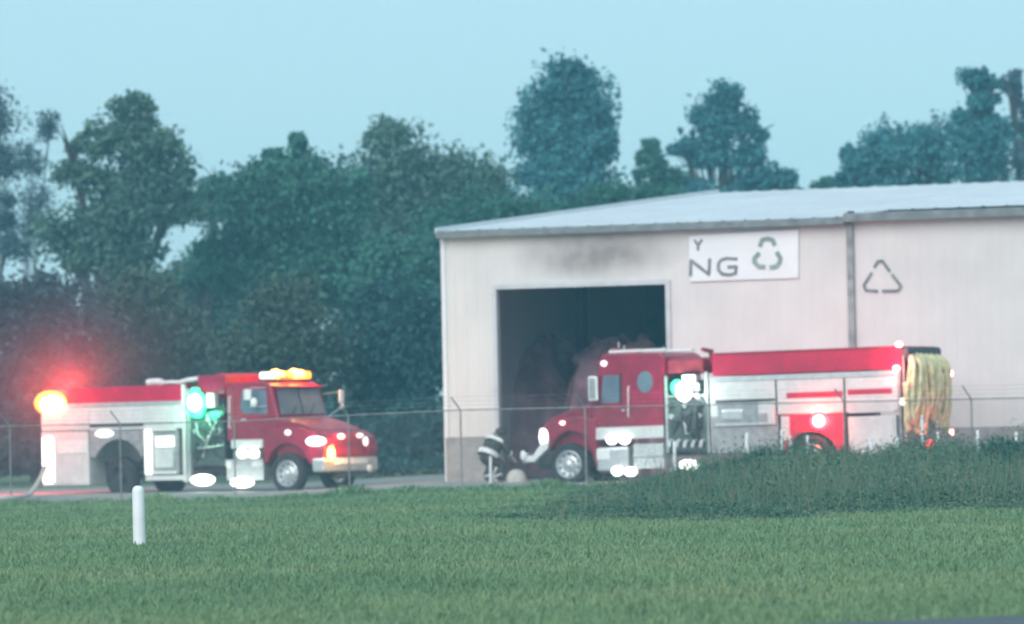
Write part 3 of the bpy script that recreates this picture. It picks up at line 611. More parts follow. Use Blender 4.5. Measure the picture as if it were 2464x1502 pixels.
# ------------------------------------------------------------------ fire trucks
class Truck:
    def __init__(s, label, G, heading, pitch, side):
        s.side = side
        rot = Matrix.Rotation(R(heading), 4, 'Z') @ Matrix.Rotation(R(pitch), 4, 'Y')
        loc = G - rot.to_3x3() @ Vector((0, side * 1.2, 0))
        s.root = empty('fire_truck', loc); s.root.rotation_euler = rot.to_euler(); tag(s.root, label, 'fire truck', 'fire trucks')
        s.M = Matrix.Translation(loc) @ rot; s.Mi = s.M.inverted()
    def S(s, px, py, w=1.2): h = hit(s.Mi, 1, s.side * w, px, py); return h.x, h.z
    def F(s, px, py, x): h = hit(s.Mi, 0, x, px, py); return h.y, h.z
    def rect(s, a, b, c, d, w=1.2):
        mx, my = (a + c) / 2, (b + d) / 2
        return s.S(a, my, w)[0], s.S(mx, d, w)[1], s.S(c, my, w)[0], s.S(mx, b, w)[1]   # x0 z0 x1 z1
    def sbox(s, name, px, m, depth=.04, proud=.0, par=None, bev=.008, w=1.2, both=False):
        """a box whose visible side face fills a rectangle of the side elevation"""
        x0, z0, x1, z1 = s.rect(*px, w=w); b = MB(); b.box((x0, s.side * (w + proud), z0), (x1, s.side * (w - depth), z1))
        if both: b.box((x0, -s.side * (w + proud), z0), (x1, -s.side * (w - depth), z1))
        return b.build(name, m, par or s.root, bev)
    def full(s, name, px, m, w=1.2, bev=.02, par=None):
        x0, z0, x1, z1 = s.rect(*px, w=w); b = MB(); b.box((x0, -w, z0), (x1, w, z1)); return b.build(name, m, par or s.root, bev)
    def poly(s, name, pts, m, y0, y1, w=1.2, bev=.02, par=None):
        b = MB(); b.prism([s.S(*p, w) for p in pts], y0, y1); return b.build(name, m, par or s.root, bev)
    def oval(s, name, px, py, rx, ry, m, proud=.05, w=1.2, par=None, power=0, col=(1, 1, 1), pr=.45):
        cx, cz = s.S(px, py, w + proud); sx = abs(s.S(px + rx, py, w + proud)[0] - cx); sz = abs(s.S(px, py + ry, w + proud)[1] - cz)
        b = MB(); b.ball((cx, s.side * (w + proud), cz), sx, .05, sz); o = b.build(name, m, par or s.root, smooth=True)
        if power: point('lamp_glow', o, (cx, s.side * (w + pr), cz), col, power, .12)
        return o
    def wheel(s, x, y, r, rimr, z=None, rimm='silver', out=.0, par=None):
        z = r - .02 if z is None else z; sg = 1 if y > 0 else -1
        def L(prof): return [(a, sg * q) for a, q in prof]
        b = MB(); b.lathe_y(L([(rimr, .10), (rimr + .03, .13), (r * .86, .145), (r * .95, .13), (r, .09), (r, -.09), (r * .95, -.13), (r * .86, -.145), (rimr, -.13)]), (x, y, z), 40)
        for j in range(36):
            t = 2 * math.pi * j / 36
            c = Vector((math.cos(t), 0, math.sin(t))); b.box(Vector((x, y - .08, z)) + c * (r - .002) - Vector((.022, 0, .022)), Vector((x, y + .08, z)) + c * (r - .002) + Vector((.022, 0, .022)))
        for j in range(10):
            t = 2 * math.pi * (j + .5) / 10; rr_ = rimr * .76
            b.ball((x + rr_ * math.cos(t), y + sg * (.055 + out * .3), z + rr_ * math.sin(t)), .028, .012, .028, 8, 6)
        t_ = b.build('wheel', 'black', par or s.root)
        b = MB(); b.lathe_y(L([(rimr + .012, .12), (rimr - .01, .135), (rimr - .03, .10), (rimr * .82, .05 + out * .2), (rimr * .62, .03 + out * .6), (rimr * .42, .05 + out), (rimr * .36, .09 + out), (rimr * .30, .13 + out), (rimr * .12, .15 + out), (.001, .15 + out)]), (x, y, z), 40)
        for j in range(10):
            t = 2 * math.pi * j / 10
            for rr_, ss, oo in ((rimr * .52, .014, .06),): b.tube([(x + rr_ * math.cos(t), y + sg * (.02 + out * .7), z + rr_ * math.sin(t)), (x + rr_ * math.cos(t), y + sg * (oo + .03 + out * .8), z + rr_ * math.sin(t))], ss, 6)
        b.build('rim', rimm, t_, smooth=False)
        return t_
def arc(cx, cy, rx, ry, a0, a1, n=9):
    return [(cx + rx * math.cos(R(a0 + (a1 - a0) * i / n)), cy - ry * math.sin(R(a0 + (a1 - a0) * i / n))) for i in range(n + 1)]

# ================= truck on the right: long tanker, nose to the left
G = at(1368, 1167, 134.3)
t = Truck('long red and white tanker fire truck before the open doorway, nose to the left', G, 154.5, .75, 1)
S = t.S
XR = S(2163, 900)[0]; XC = S(1597, 900)[0]
# chassis
x0 = S(1300, 1090)[0]; b = MB(); b.box((x0, -.45, .62), (XR + .1, -.35, .88)); b.box((x0, .35, .62), (XR + .1, .45, .88)); 
b.build('chassis', 'dark', t.root)
for y_ in (1.04, -1.04): t.wheel(0, y_, .515, .335, out=.03)
XW = S(1953, 1090)[0]
for y_ in (1.03, -1.03): t.wheel(XW, y_, .515, .30)
for y_ in (.72, -.72): t.wheel(XW, y_, .515, .30, rimm='dark')
for x_ in (0, XW): b = MB(); b.tube([(x_, -1, .5), (x_, 1, .5)], .08, 8); b.build('axle', 'dark', t.root)
# cab
cab = t.poly('cab', [(1446, 853), (1470, 850), (1585, 848), (1599, 856), (1598, 1028), (1430, 1030), (1418, 985), (1424, 973), (1440, 880)], 'red_shade', -1.12, 1.12, w=1.12, bev=.05)
t.poly('sun_visor', [(1428, 876), (1432, 868), (1449, 862), (1447, 884)], 'red_shade', -1.0, 1.0, w=1.12, par=cab)
wsx = [S(1437, 892, 1.12), S(1422, 968, 1.12)]
b = MB(); b.add([(wsx[0][0] + .03, -.95, wsx[0][1]), (wsx[0][0] + .03, .95, wsx[0][1]), (wsx[1][0] + .03, 1.0, wsx[1][1]), (wsx[1][0] + .03, -1.0, wsx[1][1])], [(0, 1, 2, 3)]); b.build('windshield', 'glass', cab)
t.poly('window', [(1452, 903), (1490, 903), (1491, 968), (1446, 972), (1446, 950)], 'glass', 1.125, 1.09, w=1.12, par=cab, bev=.003)
t.poly('window_frame', [(1491, 899), (1495, 899), (1496, 972), (1491, 972)], 'black', 1.13, 1.10, w=1.12, par=cab, bev=.002)
rw = t.poly('rear_window', arc(1552, 919, 19, 26, 0, 350, 18), 'glass', 1.128, 1.09, w=1.12, par=cab, bev=.003)
t.sbox('door_seam', (1505, 870, 1507, 1022), 'dred', proud=.006, w=1.12, par=cab, bev=0)
t.sbox('door_seam', (1440, 975, 1442, 1022), 'dred', proud=.006, w=1.12, par=cab, bev=0)
t.sbox('cab_rib', (1586, 862, 1592, 1005), 'red_shade', proud=.02, w=1.12, par=cab)
b = MB(); p0 = S(1511, 930, 1.2); p1 = S(1511, 1003, 1.2); b.tube([(p0[0], 1.13, p0[1]), (p0[0], 1.19, p0[1] - .02), (p1[0], 1.19, p1[1] + .02), (p1[0], 1.13, p1[1])], .017, 8); b.build('grab_handle', 'reflect', cab)
t.sbox('door_handle', (1497, 985, 1504, 990), 'silver', proud=.035, w=1.12, par=cab)
# low light bar and roof kit
b = MB(); q0 = S(1462, 851, .95); q1 = S(1598, 847, .95); b.box((q0[0], -.9, q0[1] + .0), (q1[0], -.75, q1[1] + .09)); b.box((q0[0], .75, q0[1]), (q1[0], .9, q1[1] + .09)); b.build('roof_rail', 'reflect', cab, .02)
b = MB(); q0 = S(1448, 858, 1.1); b.box((q0[0] - .25, -.75, q0[1] + .05), (q0[0] - .05, .72, q0[1] + .20)); b.build('roof_light_bar', 'dred', cab, .03)
for px in (1475, 1488, 1583):
    a_ = S(px, 848, .9); b = MB(); b.tube([(a_[0], .55, a_[1] - .02), (a_[0], .55, a_[1] + random.uniform(.12, .28))], .012, 6); b.build('antenna', 'reflect', cab)
t.oval('marker_light', 1453, 875, 8, 7, 'lwhite2', .03, 1.1, cab)
# mirrors
b = MB(); m0 = S(1413, 906, 1.35); m1 = S(1437, 964, 1.35); b.box((m0[0], 1.26, m0[1]), (m1[0], 1.34, m1[1])); mi = b.build('side_mirror', 'reflect', cab, .03)
b = MB(); b.box((m0[0] - .04, 1.342, m0[1] - .05), (m1[0] + .04, 1.348, m1[1] + .05)); b.build('mirror_glass', 'grey', mi)
b = MB(); b.tube([(m1[0] - .05, 1.10, m0[1] - .02), (m1[0] + .10, 1.29, m0[1] + .03), (m1[0] + .08, 1.29, m1[1] - .04), (m1[0] - .1, 1.10, m1[1] - .05)], .014, 6); b.build('mirror_arm', 'dark', mi)
b = MB(); b.box((m0[0], -1.26, m0[1]), (m1[0], -1.34, m1[1])); b.build('side_mirror', 'dark', cab, .03)
# hood and fenders
hp = [S(*p, 1.0) for p in [(1424, 973), (1412, 974), (1375, 985), (1338, 999), (1315, 1010), (1303, 1022), (1297, 1040), (1294, 1085), (1424, 1085)]]
hw = [1.05, 1.03, .98, .93, .90, .87, .86, .85, 1.0]
b = MB(); b.prism([(p[0], p[1], w_) for p, w_ in zip(hp, hw)], 0); hood = b.build('hood', 'red_shade', t.root, .06)
for sg in (1, -1):
    pts = [(1434, 1008), (1432, 1095), (1441, 1128), (1434, 1130), (1423, 1094)] + arc(1372, 1096, 50, 58, 5, 160, 9) + [(1318, 1076), (1296, 1070), (1294, 1046), (1302, 1027), (1330, 1012), (1380, 1003)]
    b = MB(); b.prism([S(*p, 1.2) for p in pts], sg * .80, sg * 1.17); b.build('fender', 'red_shade', t.root, .03)
    b = MB(); b.prism([S(*p, 1.2) for p in [(1422, 1096)] + arc(1372, 1096, 50, 58, 5, 160, 9) + [(1335, 1096)]], sg * .60, sg * .72); b.build('wheel_liner', 'black', t.root)
t.oval('headlight', 1309, 1052, 12, 23, 'lwhite', -.02, 1.17, hood)
t.oval('marker_light', 1354, 1018, 7, 5, 'lpink', -.01, 1.17, hood)
b = MB()
g0, g1 = S(1290, 1030, .9), S(1296, 1080, .9)
b.box((g0[0], -.6, g0[1]), (g0[0] + .06, .6, g1[1])); b.build('grille', 'silver', t.root, .01)
# bumper: swept silver apron and wide front beam
b = MB(); b.prism([S(*p, 1.17) for p in [(1322, 1062), (1318, 1080), (1285, 1112), (1266, 1112), (1268, 1098), (1283, 1096), (1301, 1068)]], 1.0, 1.19); 
bp_ = b.build('bumper_apron', 'reflect', t.root, .02)
q0 = S(1268, 1090, 1.2); q1 = S(1256, 1115, 1.2)
b = MB(); b.box((q0[0] - .0, -1.2, q1[1] + .0), (q1[0], 1.2, q0[1])); bm = b.build('bumper', 'silver', t.root, .04)
t.oval('bumper_lamp', 1259, 1097, 7, 13, 'reflect', .02, 1.2, bm)
b = MB(); q2 = S(1300, 1125, .6); b.box((q0[0] - .3, -.5, q2[1] - .08), (q0[0] + .0, .5, q2[1] + .12)); b.build('tow_beam', 'dark', t.root)
# below the cab
t.sbox('cab_sill', (1419, 1027, 1596, 1056), 'white', 2.2, .0, w=1.16)
t.sbox('fuel_tank', (1434, 1076, 1512, 1134), 'silver', .55, .0, w=1.18, bev=.06)
st = t.sbox('step', (1524, 1068, 1597, 1128), 'tread', .5, .0, w=1.16, bev=.02)
t.sbox('step_tread', (1524, 1094, 1597, 1099), 'silver', .1, .06, w=1.16, par=st)
t.sbox('battery_box', (1437, 1080, 1466, 1106), 'reflect', .03, .04, w=1.18)
for px, py, rx, ry, pw in ((1472, 1057, 13, 12, 9), (1503, 1057, 13, 12, 0), (1485, 1134, 13, 11, 0), (1518, 1135, 15, 10, 30), (1657, 1119, 22, 12, 30)):
    t.oval('ground_light' if py > 1100 else 'step_light', px, py, rx * 1.1, ry * 1.1, 'lwhite', .06, 1.18)
for px in (1500, 1657): c = S(px, 1140, 1.3); point('lamp_glow', t.root, (c[0], 1.35, c[1] - .15), (1, .98, .9), 14, .2)
# pump house
pz = t.full('pump_house', (1604, 915, 1702, 1090), 'dark', w=.95)
pp = t.sbox('pump_panel', (1606, 955, 1700, 1085), 'pump', .05, .0, w=1.12, bev=.01)
rg = random.Random(3)
for i in range(9):
    px, py = 1618 + (i % 3) * 30 + rg.uniform(-4, 4), 975 + (i // 3) * 26 + rg.uniform(-4, 4)
    c = S(px, py, 1.16); b = MB(); b.lathe_y([(.001, .05), (.06, .05), (.07, .03), (.07, 0)], (c[0], 1.12, c[1]), 14); b.build('gauge' if i % 2 else 'hose_outlet', 'silver' if i % 2 else 'dark', pp)
for i in range(5):
    c = S(1615 + i * 19, 1060, 1.16); b = MB(); b.tube([(c[0], 1.12, c[1]), (c[0], 1.25, c[1] - .03), (c[0] + .02, 1.28, c[1] - .16)], .045, 8); b.build('pump_inlet', 'tread', pp)
for i in range(14):
    a_ = S(rg.uniform(1610, 1695), rg.uniform(925, 1075), 1.2); c_ = S(rg.uniform(1610, 1695), rg.uniform(925, 1080), 1.2)
    b = MB(); b.tube([(a_[0], 1.13, a_[1]), ((a_[0] + c_[0]) / 2, 1.2 + rg.uniform(-.03, .06), (a_[1] + c_[1]) / 2 - rg.uniform(0, .2)), (c_[0], 1.13, c_[1])], rg.uniform(.012, .035), 6); b.build('pipe', rg.choice(['dark', 'tread', 'black', 'dark']), pp)
t.sbox('pump_post', (1602, 905, 1607, 1090), 'silver', .06, .03, w=1.15); t.sbox('pump_post', (1699, 895, 1706, 1090), 'silver', .06, .03, w=1.16)
t.sbox('pump_rail', (1604, 951, 1702, 955), 'silver', .05, .03, w=1.15)
cl = t.full('hose_tray', (1604, 864, 1692, 898), 'dred', w=1.05, bev=.05)
for i in range(7):
    c = S(1612 + i * 12, 866, 1.0); b = MB(); b.tube([(c[0], -.95, c[1] - .02), (c[0] + .02, 0, c[1] + .02), (c[0], .95, c[1] - .02)], .05, 8); b.build('hose_fold', 'dred', cl)
fl = t.oval('flood_light', 1646, 942, 20, 25, 'lwhite', .06, 1.2)
c = S(1646, 942, 1.4); point('lamp_glow', fl, (c[0], 1.6, c[1]), (.9, 1, .95), 32, .15)
t.sbox('flood_housing', (1641, 902, 1673, 922), 'reflect', .2, .0, w=1.2, par=fl)
t.sbox('hose_reel', (1668, 922, 1682, 960), 'tread', .2, .0, w=1.15)
t.oval('green_halo', 1630, 932, 17, 19, 'lgreen', .0, 1.18)  # emissive oval imitating the green halo beside the flood light
c = S(1622, 930, 1.4); point('lamp_glow', t.root, (c[0], 1.35, c[1]), (.05, 1, .5), 8, .1)  # added green point light, tints the panel like the halo
dg = MB(); c = S(1703, 862, .8); dg.tube([(c[0], .6, c[1] - .15), (c[0], .6, c[1] + .1), (c[0] - .05, .65, c[1] + .16), (c[0] + .1, .9, c[1] + .22)], [.05, .05, .06, .045], 10); dg.build('deck_gun', 'dred', t.root)
# body
up = t.full('upper_body', (1713, 842, 2167, 897), 'red', w=1.16, bev=.02)
b = MB(); x0, z0, x1, z1 = t.rect(1713, 842, 2167, 897, w=1.16); b.box((x0, 1.165, z1 - .03), (x1, 1.19, z1 + .012)); b.build('edge_rail', 'dred', up, .004)
body = t.full('body', (1708, 904, 2160, 996), 'white', w=1.18, bev=.015)
t.sbox('trim_rail', (1708, 900, 2155, 912), 'silver', .05, .03, w=1.18, par=body)
t.sbox('locker_door', (1713, 917, 1864, 962), 'white', .03, .012, w=1.18, par=body)
t.sbox('locker_door', (1873, 915, 2030, 993), 'white', .03, .012, w=1.18, par=body)
t.sbox('locker_door', (2040, 912, 2151, 993), 'white', .03, .012, w=1.18, par=body)
t.sbox('red_stripe', (1893, 943, 2028, 957), 'red', .03, .016, w=1.18, par=body, bev=0)
t.sbox('red_stripe', (2040, 936, 2147, 949), 'red', .03, .016, w=1.18, par=body, bev=0)
t.sbox('body_seam', (1866, 914, 1870, 1000), 'dark', .03, .006, w=1.18, par=body, bev=0)
t.sbox('body_seam', (2032, 910, 2036, 1080), 'dark', .03, .006, w=1.18, par=body, bev=0)
lk = t.full('locker', (1710, 1001, 1874, 1090), 'grey', w=1.17)
t.sbox('open_shelf', (1727, 968, 1824, 1020), 'grey', .03, .02, w=1.18, par=lk)
t.sbox('shelf_edge', (1722, 962, 1865, 967), 'dark', .05, .035, w=1.18, par=lk)
t.sbox('shelf_edge', (1722, 1019, 1868, 1024), 'silver', .05, .05, w=1.18, par=lk)
t.sbox('equipment_box', (1827, 972, 1866, 1022), 'white', .03, .07, w=1.18, par=lk, bev=.02)
t.sbox('equipment_box', (1829, 994, 1850, 1016), 'grey', .03, .09, w=1.18, par=lk, bev=.02)
t.sbox('tool', (1738, 985, 1790, 1012), 'silver', .03, .05, w=1.18, par=lk, bev=.04)
lr = t.full('locker', (2041, 1001, 2157, 1095), 'white', w=1.17)
t.sbox('locker_door', (2048, 1003, 2150, 1090), 'white', .03, .02, w=1.18, par=lr)
fz = [(1878, 999), (2031, 993), (2031, 1075)] + arc(1953, 1100, 62, 62, 5, 175, 10) + [(1878, 1085)]
fd = t.poly('rear_fender', fz, 'red', .85, 1.185, w=1.185, bev=.015)
t.poly('rear_fender', fz, 'red', -.85, -1.185, w=1.185, bev=.015)
t.sbox('fender_panel', (1880, 1002, 1900, 1060), 'white', .02, .012, w=1.185, par=fd)
t.oval('lamp_halo', 1971, 1013, 24, 22, 'lred', .0, 1.18, fd); wl = t.oval('warning_light', 1970, 1013, 14, 14, 'lwhite', .06, 1.18, fd); c = S(1971, 1013, 1.3); point('lamp_glow', wl, (c[0], 1.42, c[1]), (1, .12, .08), 55, .1)  # outer emissive oval stands in for the red glow round the lamp
# rear and hose bed
b = MB(); zt = S(2175, 845, 1.1)[1]; zl = S(2175, 890, 1.1)[1]
XE = S(2166, 900, 1.15)[0]
b.box((XR + .05, -1.15, .75), (XR - .0, 1.15, zt - .1)); b.build('tail_panel', 'grey', t.root)
b = MB(); b.box((XE - .22, -1.1, zt - .22), (XE + .25, 1.1, zt + .10)); b.build('hose_bed_cover', 'dark', t.root, .08)
b = MB(); b.box((XE - .5, -1.16, .55), (XE + .1, 1.16, .64)); b.build('tailboard', 'tread', t.root)
for sg in (1, -1):
    b = MB(); b.tube([(XE - .08, sg * 1.12, .7), (XE - .08, sg * 1.12, zt - .1)], .02, 8); b.build('tail_rail', 'silver', t.root)
for px, py, m_, pw in ((2163, 829, 'lpink', 20), (2157, 886, 'lpink', 20), (2172, 967, 'lwhite2', 0)):
    t.oval('tail_light', px, py, 9 if pw else 8, 7 if pw else 9, m_, .04, 1.18)
    if pw: c = S(px, py, 1.3); point('lamp_glow', t.root, (c[0], 1.45, c[1]), (1, .25, .25), pw, .1)
for px, py in ((2288, 898), (2290, 1040)):
    q = t.F(px, py, XE - .15); b = MB(); b.ball((XE - .15, q[0], q[1]), .05, .08, .08); b.build('tail_light', 'lpink', t.root)
q = t.F(2237, 1070, XE - .55); b = MB(); b.ball((XE - .55, q[0], q[1]), .05, .3, .13); o = b.build('brake_light', 'lred', t.root, smooth=True); point('lamp_glow', o, (XE - .9, q[0], q[1]), (1, .1, .1), 18, .1)
c = S(1985, 830, 0); point('beacon_glow', t.root, (S(1900, 840, 0)[0], -1.6, zt + .25), (1, .35, .4), 55, .2)
point('beacon_glow', t.root, (S(1560, 840, 0)[0], -1.7, zt - .2), (1, .35, .4), 40, .2)
b = MB(); b.ball((S(1900, 840, 0)[0], -1.15, zt + .06), .09, .09, .10); b.build('beacon', 'lpink', t.root)
# hanging hoses (a load of their own, laid in the bed and hanging over the tail)
hs_root = empty('fire_hose', t.M.translation); hs_root.rotation_euler = t.root.rotation_euler; tag(hs_root, 'mass of yellow fire hose hanging over the tail of the right truck', 'fire hose')
rg = random.Random(11)
for i in range(48):
    y0 = 1.16 - 2.30 * (i / 47) + rg.uniform(-.08, .08); lay = rg.uniform(-.12, .16); edge = abs(y0) / 1.12
    zb = rg.uniform(.95, 1.3) if edge > .55 else rg.uniform(1.25, 1.8)
    sw = rg.uniform(-.42, .42) * (1 - .5 * edge); out = .12 + lay
    z_top = zt - .05
    pts = [(XE + .2, y0 * .8, z_top + .06), (XE - .16, y0 * .85, z_top + .0 - rg.uniform(.0, .1)), (XE - .24 - out * .6, y0 * .95, z_top - .28), (XE - .16 - out, y0 + sw * .4, z_top - .75), (XE - .14 - out, y0 + sw * .8, (z_top - .8 + zb) / 2), (XE - .10 - out * .7, y0 + sw, zb + .12)]
    r_ = rg.uniform(.040, .064)
    if rg.random() < .6:
        w_ = rg.choice((-1, 1)) * rg.uniform(.08, .16)
        pts += [(XE - .10 - out * .7, y0 + sw + w_ * .5, zb), (XE - .10 - out * .7, y0 + sw + w_, zb + .15), (XE - .12 - out * .6, y0 + sw + w_ * 1.2, zb + .6), (XE - .14 - out * .6, y0 + sw * .5 + w_, z_top - .7)]
    P_ = [Vector(p) for p in pts]; sm = []
    for j in range(len(P_) - 1):
        a, b_, c_, d_ = P_[max(j - 1, 0)], P_[j], P_[j + 1], P_[min(j + 2, len(P_) - 1)]
        for u in (0, .25, .5, .75): sm.append(.5 * ((2 * b_) + (c_ - a) * u + (2 * a - 5 * b_ + 4 * c_ - d_) * u * u + (3 * b_ - a - 3 * c_ + d_) * u ** 3))
    sm.append(P_[-1]); b = MB(); b.tube(sm, r_, 7); b.build('hose_strand', 'hose', hs_root, smooth=True)
TB = t

# ================= truck on the left: shorter pumper, nose to the right, turned to the viewer
G = at(690, 1186, 141.0)
t = Truck('red and white pumper fire truck with lit amber light bar, nose to the right', G, -34, -.2, -1)
S = t.S; sd_ = -1
XR = S(97, 1000)[0]; XG = S(783, 1060, .95)[0]; XB = S(775, 1120)[0]
b = MB(); b.box((XR, -.45, .62), (XB - .1, -.35, .88)); b.box((XR, .35, .62), (XB - .1, .45, .88)); b.build('chassis', 'dark', t.root)
for y_ in (-1.05, 1.05): t.wheel(0, y_, .51, .33, out=.04)
XW = S(285, 1120)[0]
for y_ in (-1.0, 1.0): t.wheel(XW, y_, .51, .29, rimm='dark')
for x_ in (0, XW): b = MB(); b.tube([(x_, -1, .5), (x_, 1, .5)], .08, 8); b.build('axle', 'dark', t.root)
cpts = [(543, 930), (553, 922), (635, 919), (650, 926), (669, 1003), (664, 1062), (546, 1062)]
cab = t.poly('cab', cpts, 'red_shade', -1.08, 1.08, w=1.08, bev=.05)
w0 = S(652.5, 934, 1.08); w1 = S(667.5, 998, 1.08); dx = .035
b = MB(); b.add([(w0[0] + dx, -.90, w0[1]), (w0[0] + dx, .90, w0[1]), (w1[0] + dx, .98, w1[1]), (w1[0] + dx, -.98, w1[1])], [(3, 2, 1, 0)]); b.build('windshield', 'glass', cab)
b = MB(); b.tube([(w0[0] + dx + .01, 0, w0[1]), (w1[0] + dx + .01, 0, w1[1])], .012, 5); b.build('windshield_divider', 'black', cab)
b = MB(); b.box((w0[0] - .02, -.98, w0[1] + .01), (w0[0] + .16, .98, w0[1] + .06)); b.build('sun_visor', 'red', cab, .02)
b = MB(); b.tube([(w1[0] + .06, -.5, w1[1]), (w1[0] - .05, -.15, w1[1] + .3)], .01, 5); b.tube([(w1[0] + .06, .3, w1[1]), (w1[0] - .05, .62, w1[1] + .3)], .01, 5); b.build('wiper', 'black', cab)
t.poly('window', [(582, 938), (640, 938), (644, 996), (586, 996), (579, 984)], 'glass', -1.085, -1.05, w=1.08, par=cab, bev=.003)
t.sbox('door_seam', (574, 930, 576, 1055), 'dred', proud=.006, w=1.08, par=cab, bev=0)
t.sbox('door_handle', (582, 1008, 592, 1012), 'silver', proud=.03, w=1.08, par=cab)
b = MB(); p0 = S(551, 955, 1.15); p1 = S(551, 1030, 1.15); b.tube([(p0[0], -1.08, p0[1]), (p0[0], -1.14, p0[1]), (p1[0], -1.14, p1[1]), (p1[0], -1.08, p1[1])], .018, 8); b.build('grab_handle', 'reflect', cab)
# mirrors
m0 = S(588, 937, 1.3); m1 = S(604, 962, 1.3); b = MB(); b.box((m0[0], -1.27, m0[1]), (m1[0], -1.33, m1[1])); mi = b.build('side_mirror', 'reflect', cab, .02)
c = S(611, 968, 1.3); b = MB(); b.ball((c[0], -1.3, c[1]), .10, .05, .12); b.build('round_mirror', 'reflect', mi, smooth=True)
b = MB(); e = S(640, 1000, 1.1); b.tube([(m1[0], -1.3, m0[1] + .03), (e[0], -1.08, m0[1] + .03)], .012, 6); b.tube([(m1[0], -1.3, m1[1] - .18), (e[0], -1.08, m1[1] - .18)], .012, 6); b.tube([(m1[0], -1.3, m0[1] + .03), (m1[0], -1.3, m1[1] - .2)], .012, 6); b.build('mirror_arm', 'silver', mi)
xm = w1[0] + .12; q = t.F(821, 938, xm); q2 = t.F(821, 970, xm); b = MB(); b.box((xm, q[0] - .14, q2[1]), (xm + .06, q[0] + .06, q[1])); mi = b.build('side_mirror', 'reflect', cab, .03)
b = MB(); b.ball((xm + .03, q[0] - .02, q2[1] - .08), .05, .08, .09); b.build('round_mirror', 'reflect', mi, smooth=True)
b = MB(); b.tube([(xm, q[0], q[1] - .05), (xm - .2, 1.05, q[1] - .1)], .014, 6); b.tube([(xm, q[0], q2[1] - .1), (xm - .1, 1.05, w1[1] - .1)], .014, 6); b.build('mirror_arm', 'silver', mi)
# hood
hw_pts = [(669, 1003, 1.02), (700, 1010, .98), (735, 1020, .93), (765, 1033, .88), (778, 1045, .84), (783, 1062, .82), (784, 1112, .82), (664, 1100, 1.0)]
b = MB(); b.prism([(*S(p[0], p[1], 1.0), p[2]) for p in hw_pts], 0); hood = b.build('hood', 'red_shade', t.root, .07)
for sg in (-1, 1):
    pts = [(632, 1052), (632, 1108), (640, 1112)] + arc(690, 1128, 51, 62, 170, 20, 9) + [(742, 1116), (772, 1114), (779, 1082), (774, 1054), (752, 1040), (715, 1030), (668, 1028)]
    b = MB(); b.prism([S(*p, 1.2) for p in pts], sg * .78, sg * 1.16); b.build('fender', 'red_shade', t.root, .04)
    b = MB(); b.prism([S(*p, 1.2) for p in [(645, 1120)] + arc(690, 1128, 51, 62, 170, 20, 9) + [(735, 1120)]], sg * .55, sg * .68); b.build('wheel_liner', 'black', t.root)
b = MB(); gz1 = t.F(835, 1042, XG)[1]; gz0 = t.F(835, 1096, XG)[1]
b.box((XG - .02, -.62, gz0), (XG + .035, .62, gz1))
gr = b.build('grille', 'red', hood, .02)
for k_ in range(6): b = MB(); z_ = gz0 + .05 + k_ * (gz1 - gz0 - .1) / 5.5; b.box((XG + .036, -.55, z_), (XG + .055, .55, z_ + .025)); b.build('grille_slat', 'dred', gr)
# front lamps on the nose
def nose(name, px, py, ry, rz, m, x=None, power=0, col=(1, 1, 1)):
    x = XG + .06 if x is None else x; q = t.F(px, py, x); b = MB(); b.ball((x, q[0], q[1]), .05, ry, rz); o = b.build(name, m, hood, smooth=True)
    if power: point('lamp_glow', o, (x + .35, q[0], q[1]), col, power, .1)
    return o
nose('warning_light', 821, 1050, .16, .075, 'lwhite2'); nose('warning_light', 866, 1048, .15, .06, 'lwhite2'); nose('warning_light', 880, 1062, .10, .12, 'lwhite2')
nose('turn_signal', 796, 1077, .10, .12, 'lamb', None, 8, (1, .5, .1)); nose('fog_lamp', 797, 1092, .16, .20, 'lambh', XG + .16, 14, (1, .55, .15))
t.oval('headlight', 760, 1062, 25, 12, 'lwhite', -.01, 1.16, hood, 12, (1, .95, .9)); t.oval('marker_light', 693, 1041, 8, 7, 'lwhite2', -.01, 1.16, hood)
b = MB(); z1_ = t.F(840, 1100, XB)[1]; z0_ = t.F(840, 1134, XB)[1]; b.box((XB - .32, -1.2, z0_), (XB + .05, 1.2, z1_)); bm = b.build('bumper', 'silver', t.root, .05)
b = MB()
for (a_, c_) in ((806, 843), (846, 884)):
    q0 = t.F(a_, 1108, XB + .06); q1 = t.F(c_, 1108, XB + .06); b.box((XB + .05, q0[0], z1_ - .17), (XB + .075, q1[0], z1_ - .03))
    bb = MB(); bb.box((XB + .05, q0[0], z1_ - .17), (XB + .075, q1[0], z1_ - .03)); bb.build('reflective_panel', 'lwhite2' if False else 'reflect', bm)
b = MB(); b.box((XB - .2, -.5, z0_ - .14), (XB + .0, .5, z0_ - .003)); b.build('tow_beam', 'dark', t.root)
nose('bumper_lamp', 890, 1127, .12, .10, 'reflect', XB + .06)
q_ = t.F(835, 1068, XG + .6); point('lamp_glow', hood, (XG + .7, q_[0], q_[1] + .1), (1, .5, .32), 26, .2)  # added light without a fixture, brightens nose and bumper in orange
